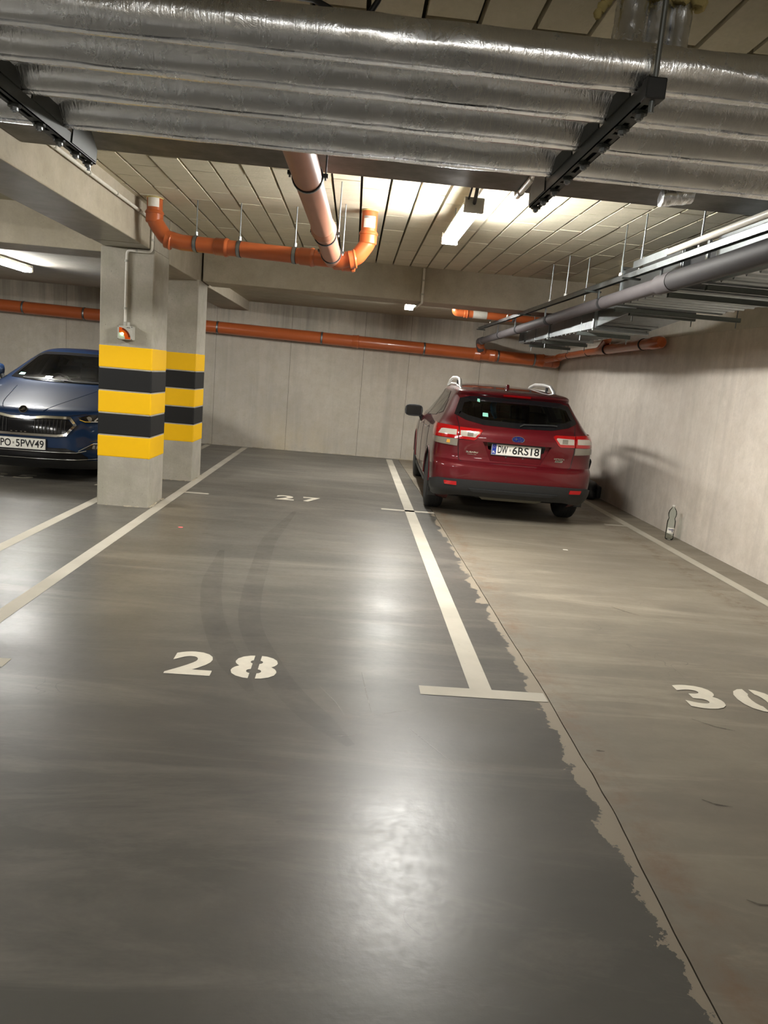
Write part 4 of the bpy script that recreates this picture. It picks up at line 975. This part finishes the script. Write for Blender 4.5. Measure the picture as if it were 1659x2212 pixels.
obj('brake_light', None, 'red_lens', red, local=True, smooth=True, me=patch(RS.rear, [(-.15, 1.343), (.15, 1.343), (.15, 1.358), (-.15, 1.358)], REF, .004, .01))
# emblem, lettering, plate
me4 = flat_at(RS.rear, 0, .912, REF, .004)
def put4(name, me, mat, par, m4, z=0):
    me.transform(m4 @ Matrix.Translation((0, 0, z))); return obj(name, None, mat, par, local=True, me=me, smooth=False)
def ell(a, b, n=28): return [(a*math.cos(2*PI*i/n), b*math.sin(2*PI*i/n)) for i in range(n)]
eb = put4('emblem', MB().prism(ell(.068, .036), 'z', 0, .006).mesh('e'), 'chrome', red, me4)
put4('emblem_field', MB().prism(ell(.062, .031), 'z', .005, .0075).mesh('e'), 'emblem_blue', eb, me4)
def star(cx, cy, r, k=.28, sx=1.):
    return [(cx+sx*(r if i % 2 == 0 else r*k)*math.cos(PI/2+PI*i/4), cy+(r if i % 2 == 0 else r*k)*math.sin(PI/2+PI*i/4)) for i in range(8)]
sm = MB().prism(star(-.022, .006, .020, .22, 1.5), 'z', .007, .009)
for cx, cy in ((.018, .012), (.042, .002), (.03, -.008), (.008, -.016), (.028, -.019)): sm.prism(star(cx, cy, .008, .3), 'z', .007, .009)
put4('emblem_star', sm.mesh('s'), 'chrome', eb, me4)
m4 = flat_at(RS.rear, -.465, .742, REF, .003); put4('lettering', fit_mesh(text_mesh('SUBARU', .03, .001, .001), -.062, .062, -.009, .009), 'chrome', red, m4)
put4('lettering', fit_mesh(text_mesh('SYMMETRICAL AWD', .02, .0, .001), -.048, .048, -.029, -.020), 'chrome', red, m4)
m4 = flat_at(RS.rear, .465, .742, REF, .003); put4('lettering', fit_mesh(text_mesh('IMPREZA', .03, .0004, .001), -.058, .058, -.008, .008), 'chrome', red, m4)
bd = put4('badge', MB().prism([(-.046, -.036), (.034, -.036), (.042, -.014), (-.040, -.014)], 'z', 0, .003).mesh('b'), 'chrome', red, m4)
put4('badge_text', fit_mesh(text_mesh('PZEV', .02, .001, .0006), -.036, .034, -.030, -.018), 'plate_black', bd, m4, .003)
recess_y = .118
licence_plate(red, Matrix(((1, 0, 0, 0), (0, 0, -1, recess_y-.012), (0, 1, 0, .792), (0, 0, 0, 1))), ('DW', '6RS18'), .105)
for x in (-.10, .08): obj('plate_screw', MB().tube([(x, recess_y-.001, .712), (x, recess_y-.006, .712)], .008, 10), 'chrome', red, local=True)
obj('tailgate_lip', rp_('tailgate_lip', [(-.37, .862), (.37, .862), (.38, .885), (-.38, .885)], 'red_paint', .018, .03).data and MB().box(-.3, .3, .085, .11, .845, .86), 'black_plastic', red, local=True)
# wiper, stickers, antenna
obj('rear_wiper', strip(RS.rear, [(.02, 1.035), (.06, 1.058), (.38, 1.072), (.42, 1.068)], .018, REF, .018), 'black_plastic', red, local=True, smooth=True)
rp_('window_sticker', [(-.375, 1.115), (-.315, 1.112), (-.315, 1.150), (-.37, 1.152)], 'cyan_sticker', .0055)
rp_('window_sticker', [(-.425, 1.262), (-.395, 1.255), (-.395, 1.29), (-.42, 1.292)], 'cyan_sticker', .0055)
obj('shark_fin', MB().prism([(1.0, 1.405), (1.22, 1.41), (1.20, 1.43), (1.08, 1.475), (1.05, 1.47)], 'x', -.018, .018), 'red_paint', red, local=True, bevel=.01, smooth=True)
for x in (-.38, .38): seat(red, x, 2.3, 'interior', 1.02); seat(red, x, 1.25, 'interior', .98)
obj('dashboard', MB().prism([(2.7, .6), (3.25, .6), (3.25, .98), (2.95, 1.0), (2.75, .92)], 'x', -.72, .72), 'interior_beige', red, local=True, bevel=.04)
obj('centre_mirror', MB().box(-.12, .12, 2.42, 2.46, 1.27, 1.33), 'black_plastic', red, local=True, bevel=.015)
obj('cushion', MB().tube([(-.11, 1.15, 1.30), (-.135, 1.13, 1.22), (-.125, 1.12, 1.14), (-.09, 1.12, 1.07)], [.03, .036, .034, .02], 12), 'blue_cloth', red, local=True, smooth=True, label='blue curved cushion behind the rear window')

# ---------------- dark blue car, seen from the front
BS = Shape(
    yr=[(.15, .3), (.3, .08), (.5, 0), (.85, .02), (.98, .10), (1.05, .3), (1.3, .85), (1.4, 1.3), (1.44, 1.6), (1.462, 2.0)],
    yf=[(.15, 4.50), (.20, 4.58), (.27, 4.655), (.36, 4.69), (.48, 4.685), (.60, 4.675), (.70, 4.648), (.745, 4.625), (.79, 4.575), (.825, 4.46), (.865, 4.24), (.905, 3.98), (.95, 3.70), (.99, 3.46), (1.02, 3.33), (1.10, 3.17), (1.25, 2.84), (1.36, 2.58), (1.40, 2.46), (1.43, 2.33), (1.45, 2.20), (1.462, 2.05)],
    w=[(.15, .82), (.25, .88), (.45, .910), (.75, .914), (.88, .905), (.95, .885), (1.02, .845), (1.12, .775), (1.3, .665), (1.37, .615), (1.40, .585), (1.43, .52), (1.45, .40), (1.462, .12)],
    ar=[(.15, .4), (1.0, .5), (1.4, .4), (1.462, .05)], af=[(.15, .50), (.5, .62), (.72, .72), (.80, .60), (.95, .40), (1.02, .36), (1.2, .34), (1.4, .30), (1.45, .2), (1.462, .04)],
    nr=[(.15, 2.8), (1.462, 2.4)], nf=[(.15, 2.7), (.7, 2.5), (.95, 2.6), (1.462, 2.6)], bow=.03)
cx, cy, th = -3.475, 8.06, .052        # nose point in the garage, turned so that the tail lies further left
rot = PI+th
org = Vector((cx, cy, 0)) - Matrix.Rotation(rot, 3, 'Z') @ Vector((0, 4.69, 0))
blue = thing('parked_car', tuple(org), 'dark blue car facing the camera, half behind the nearer striped column', 'car', 'parked cars', rz=rot)
zs = list(np.linspace(.15, .70, 20))+list(np.linspace(.715, 1.0, 34))+list(np.linspace(1.015, 1.36, 20))+[1.375, 1.39, 1.40, 1.41, 1.42, 1.43, 1.44, 1.447, 1.454, 1.459, 1.462]
bb = obj('body', BS.body(zs), 'blue_paint', blue, local=True)
bws = [(-.68, 1.055), (-.35, 1.035), (0, 1.028), (.35, 1.035), (.68, 1.055), (.575, 1.345), (.50, 1.385), (.2, 1.398), (-.2, 1.398), (-.50, 1.385), (-.575, 1.345)]
bsw = [[(3.10, 1.03), (2.0, 1.04), (2.0, 1.36), (2.42, 1.36)], [(1.93, 1.04), (.98, 1.06), (1.2, 1.30), (1.6, 1.36), (1.93, 1.365)]]
cuts = [cutter(BS.body(list(np.linspace(.5, 1.0, 8))+list(np.linspace(1.04, 1.36, 10))+[1.38, 1.40, 1.415], .045, .03), 'interior'),
        cutter(MB().prism(inset_poly(bws, .035), 'y', 2.0, 3.9), 'gloss_black'), cutter(MB().prism([(-.55, 1.1), (.55, 1.1), (.45, 1.33), (-.45, 1.33)], 'y', 1.4, -.3), 'gloss_black')]
for sw in bsw:
    for a, b in ((.3, 1.2), (-1.2, -.3)): cuts.append(cutter(MB().prism(inset_poly(sw, .02), 'x', a, b), 'gloss_black'))
for yy in (1.05, 3.74):
    for a, b in ((.62, 1.1), (-1.1, -.62)): cuts.append(cutter(MB().lathe([(.365, a), (.365, b)], 44, (0, yy, .335), 'x'), 'black_plastic'))
boolean(bb, cuts)
FR = OUT['front']
def fp_(name, poly, mat, off=.004, thick=0., par=None, **kw):
    return obj(name, None, mat, par or blue, local=True, smooth=True, me=patch(BS.front, poly, FR, off, thick, **kw))
g = fp_('windscreen', bws, 'glass_dark', .001); obj('window_surround', frame(BS.front, bws, .036, FR, .003), 'gloss_black', g, local=True, smooth=True)
obj('rear_window', None, 'glass_dark', blue, local=True, smooth=True, me=patch(BS.rear, [(-.58, 1.08), (.58, 1.08), (.48, 1.35), (-.48, 1.35)], OUT['rear'], .002))
for sg, nm in ((-1, 'sideL'), (1, 'sideR')):
    for sw in bsw:
        o = obj('side_window', None, 'glass_dark', blue, local=True, smooth=True, me=patch(BS.side(sg), sw, OUT[nm], .001))
        obj('window_surround', frame(BS.side(sg), sw, .025, OUT[nm], .004), 'chrome', o, local=True, smooth=True)
    wheel(blue, .895, 1.05, sg); wheel(blue, .895, 3.74, sg)
    # mirrors face forward on this car
    mo = len(bpy.data.objects); mirror(blue, sg, 1.0, 2.82, 1.12, 'blue_paint')
    F = lambda P: [(sg*u, z) for u, z in P]
    hl = fp_('headlight', F([(.545, .722), (.60, .683), (.78, .680), (.93, .69), (.98, .76), (.80, .772), (.63, .752)]), 'gloss_black', .012, .03, du=.02, dv=.015)
    obj('projector', MB().tube([BS.front(sg*.645, .712)+Vector((0, .004, 0)), BS.front(sg*.645, .712)+Vector((0, .02, 0))], [.032, .026], 20), 'grey_lens', hl, local=True, smooth=True)
    obj('lamp_trim', strip(BS.front, F([(.56, .700), (.61, .681), (.95, .686)]), .012, FR, .016), 'chrome', hl, local=True, smooth=True)
    obj('lamp_trim', strip(BS.front, F([(.69, .69), (.75, .765)]), .016, FR, .016), 'satin_silver', hl, local=True, smooth=True)
    fp_('lamp_lens', F([(.77, .70), (.86, .70), (.87, .75), (.79, .752)]), 'white_lens', .0155, .006, hl)
    fg = fp_('fog_lamp', F([(.62, .385), (.88, .392), (.88, .45), (.71, .447)]), 'gloss_black', .010, .02)
    for k in range(5): fp_('fog_lens', F([(.69+.035*k, .398), (.715+.035*k, .399), (.715+.035*k, .436), (.70+.035*k, .436)]), 'grey_lens', .0125, .004, fg)
    obj('lamp_trim', strip(BS.front, F([(.57, .372), (.70, .452), (.88, .456)]), .010, FR, .012), 'chrome', fg, local=True, smooth=True)
    fp_('air_slot', F([(.66, .475), (.86, .480), (.88, .515), (.74, .50)]), 'gloss_black', .004)
# grille
gp_ = [(-.505, .640), (-.43, .545), (-.36, .535), (.36, .535), (.43, .545), (.505, .640), (.455, .700), (.22, .700), (.10, .682), (-.10, .682), (-.22, .700), (-.455, .700)]
gr = fp_('grille', gp_, 'gloss_black', .006)
go = [(-.54, .642), (-.45, .525), (-.36, .512), (.36, .512), (.45, .525), (.54, .642), (.475, .724), (.22, .722), (.10, .705), (-.10, .705), (-.22, .722), (-.475, .724)]
obj('grille_surround', frame(BS.front, go, .024, FR, .018), 'chrome', gr, local=True, smooth=True)
for i in range(-12, 13):
    x = i*.036
    if abs(x) < .14: continue
    z0 = .545 + max(0, (abs(x)-.40)*1.3); z1 = .690 - max(0, (abs(x)-.43)*1.2)
    obj('grille_slat', strip(BS.front, [(x, z0), (x, z1)], .011, FR, .012), 'black_plastic', gr, local=True, smooth=True)
fp_('sensor_panel', [(-.125, .550), (.125, .550), (.125, .668), (-.125, .668)], 'gloss_black', .014, .01, gr)
for x in (-.06, -.02, .03, .08): fp_('sensor_dot', [(x, .546), (x+.02, .546), (x+.02, .553), (x, .553)], 'chrome', .016, 0, gr)
# lower intake, chrome strip, plate, emblem
fp_('front_lip', [(-.86, .155), (.86, .155), (.88, .25), (.60, .27), (-.60, .27), (-.88, .25)], 'black_plastic', .008, .02)
li = fp_('lower_intake', [(-.60, .225), (.60, .225), (.66, .30), (.60, .345), (.45, .395), (-.45, .395), (-.60, .345), (-.66, .30)], 'gloss_black', .006)
obj('chrome_strip', strip(BS.front, [(-.64, .375), (-.55, .352), (.55, .352), (.64, .375)], .012, FR, .012), 'chrome', li, local=True, smooth=True)
obj('lip_strip', strip(BS.front, [(-.75, .29), (-.5, .275), (.5, .275), (.75, .29)], .008, FR, .010), 'chrome', li, local=True, smooth=True)
licence_plate(blue, Matrix(((-1, 0, 0, 0), (0, 0, 1, BS.yf(.43)+.014), (0, 1, 0, .428), (0, 0, 0, 1))), ('PO', '5PW49'), .105)
p_ = BS.front(0, .772); n_ = Vector((0, .84, .54)).normalized(); u_ = Vector((0, -n_.z, n_.y)); p_ = p_+n_*.010
me4 = Matrix(((-1, u_.x, n_.x, p_.x), (0, u_.y, n_.y, p_.y), (0, u_.z, n_.z, p_.z), (0, 0, 0, 1)))
eb = put4('emblem', MB().prism(ell(.044, .044), 'z', -.02, .007).mesh('e'), 'chrome', blue, me4)
put4('emblem_field', MB().prism(ell(.037, .037), 'z', .006, .008).mesh('e'), 'gloss_black', eb, me4)
wing = [(-.028, -.016), (.004, -.016), (.006, -.006), (.028, -.004), (.028, .0), (.008, .002), (.024, .008), (.022, .013), (.004, .010), (.016, .019), (.012, .023), (-.006, .014), (-.016, -.004)]
put4('emblem_arrow', MB().prism(wing, 'z', .0075, .0095).mesh('w'), 'chrome', eb, me4)
# bonnet creases, wipers, cabin
for sg in (-1, 1):
    obj('bonnet_crease', strip(BS.front, [(sg*.20, .775), (sg*.46, .97)], .012, FR, -.002), 'blue_paint', blue, local=True, smooth=True)
obj('bonnet_seam', strip(BS.front, [(-.62, .765), (-.45, .735), (0, .724), (.45, .735), (.62, .765)], .006, FR, 0.), 'plate_black', blue, local=True)
obj('wiper', strip(BS.front, [(-.55, 1.045), (-.1, 1.038), (.05, 1.05)], .014, FR, .014), 'black_plastic', blue, local=True, smooth=True)
obj('wiper', strip(BS.front, [(.0, 1.036), (.5, 1.046)], .014, FR, .016), 'black_plastic', blue, local=True, smooth=True)
for x in (-.38, .38): seat(blue, x, 2.0, 'interior', 1.02); seat(blue, x, 1.1, 'interior', .98)
obj('dashboard', MB().prism([(2.5, .6), (3.3, .6), (3.3, .98), (2.9, 1.0), (2.6, .95)], 'x', -.75, .75), 'interior', blue, local=True, bevel=.04)
obj('steering_wheel', MB().tube([(.36+.18*math.cos(a), 2.42-.06*math.sin(a), .93+.17*math.sin(a)) for a in np.linspace(0, 2*PI, 25)], .016, 8), 'interior', blue, local=True, smooth=True)
obj('centre_mirror', MB().box(-.12, .12, 2.50, 2.53, 1.27, 1.33), 'black_plastic', blue, local=True, bevel=.015)
obj('window_sticker', None, 'cyan_sticker', blue, local=True, smooth=True, me=patch(BS.front, [(.52, 1.085), (.60, 1.085), (.59, 1.11), (.52, 1.11)], FR, .0035))

# ------------------------------------------------------------------ small things
bo = thing('plastic_bottle', (3.47, 7.62, 0), 'clear empty plastic bottle with a white label standing at the side wall', 'bottle')
pf = [(.030, .0), (.040, .006), (.043, .02), (.043, .12), (.044, .17), (.042, .205), (.034, .225), (.033, .235), (.040, .255), (.043, .28), (.038, .31), (.024, .335), (.014, .348), (.013, .362)]
obj('bottle_body', MB().lathe(pf, 32, (3.47, 7.62, 0)), 'bottle_plastic', bo, smooth=True, ang=70)
obj('cap', MB().tube([(3.47, 7.62, .358), (3.47, 7.62, .376)], .0155, 20), 'white_plastic', bo, smooth=True)
lb_ = sticker(bo, (3.47, 7.62), .0435, .075, .135, -1.1, .6, 'paper', 'bottle_label')
me = fit_mesh(text_mesh('Cisowianka', .02, .0008, .0003), -.03, .026, .108, .124); 
for v in me.vertices:
    a = v.co.x/.045-.2; z = v.co.y; r = .0455+v.co.z; v.co = (3.47+r*math.sin(a), 7.62-r*math.cos(a), z)
obj('label_text', None, 'emblem_blue', lb_, me=me)
sticker(lb_, (3.47, 7.62), .0445, .092, .099, -.1, .3, 'emblem_blue', 'label_print')
bg = thing('black_bag', (3.44, 10.3, 0), 'black bundle with a carrying strap half hidden between the red car and the side wall', 'bag')
mb = MB()
n, m = 22, 12
for i in range(m+1):
    q = i/m; z = .005+.25*q; k = (1-(max(0, q-.45)/.55)**2.6)**.5*(.9+.1*math.sin(q*9)) if q < 1 else .12
    for j in range(n):
        a = 2*PI*j/n; w = 1+.07*math.sin(3*a+q*4)
        mb.v.append((3.43+.13*k*w*math.cos(a), 10.35+.24*k*w*math.sin(a), z))
mb.f = [(i*n+j, i*n+(j+1) % n, (i+1)*n+(j+1) % n, (i+1)*n+j) for i in range(m) for j in range(n)]+[tuple(range(n)), tuple(m*n+j for j in range(n))]
obj('bag_body', mb, 'black_plastic', bg, smooth=True, ang=60)
obj('strap', MB().tube(fillet([(3.36, 10.3, .2), (3.37, 10.32, .44), (3.40, 10.35, .55), (3.43, 10.38, .50), (3.40, 10.4, .3), (3.40, 10.42, .2)], .04), .014, 8), 'black_plastic', bg, smooth=True)
obj('side_pocket', MB().box(3.50, 3.565, 10.15, 10.32, .02, .19), 'black_rubber', bg, bevel=.02)
o = obj('paper_scrap', MB().box(2.07, 2.115, 6.70, 6.725, .0, .003), 'paper', bevel=.001); props(o, 'tiny white paper scrap on the floor behind the red car', 'litter')
o = obj('paint_spot', MB().prism([(-1.413+.022*math.cos(a), 6.461+.022*math.sin(a)) for a in np.linspace(0, 2*PI, 14)[:-1]], 'z', -.001, .0012), 'pink_spot'); props(o, 'small pink paint spot on the floor of bay 28', 'paint spot')
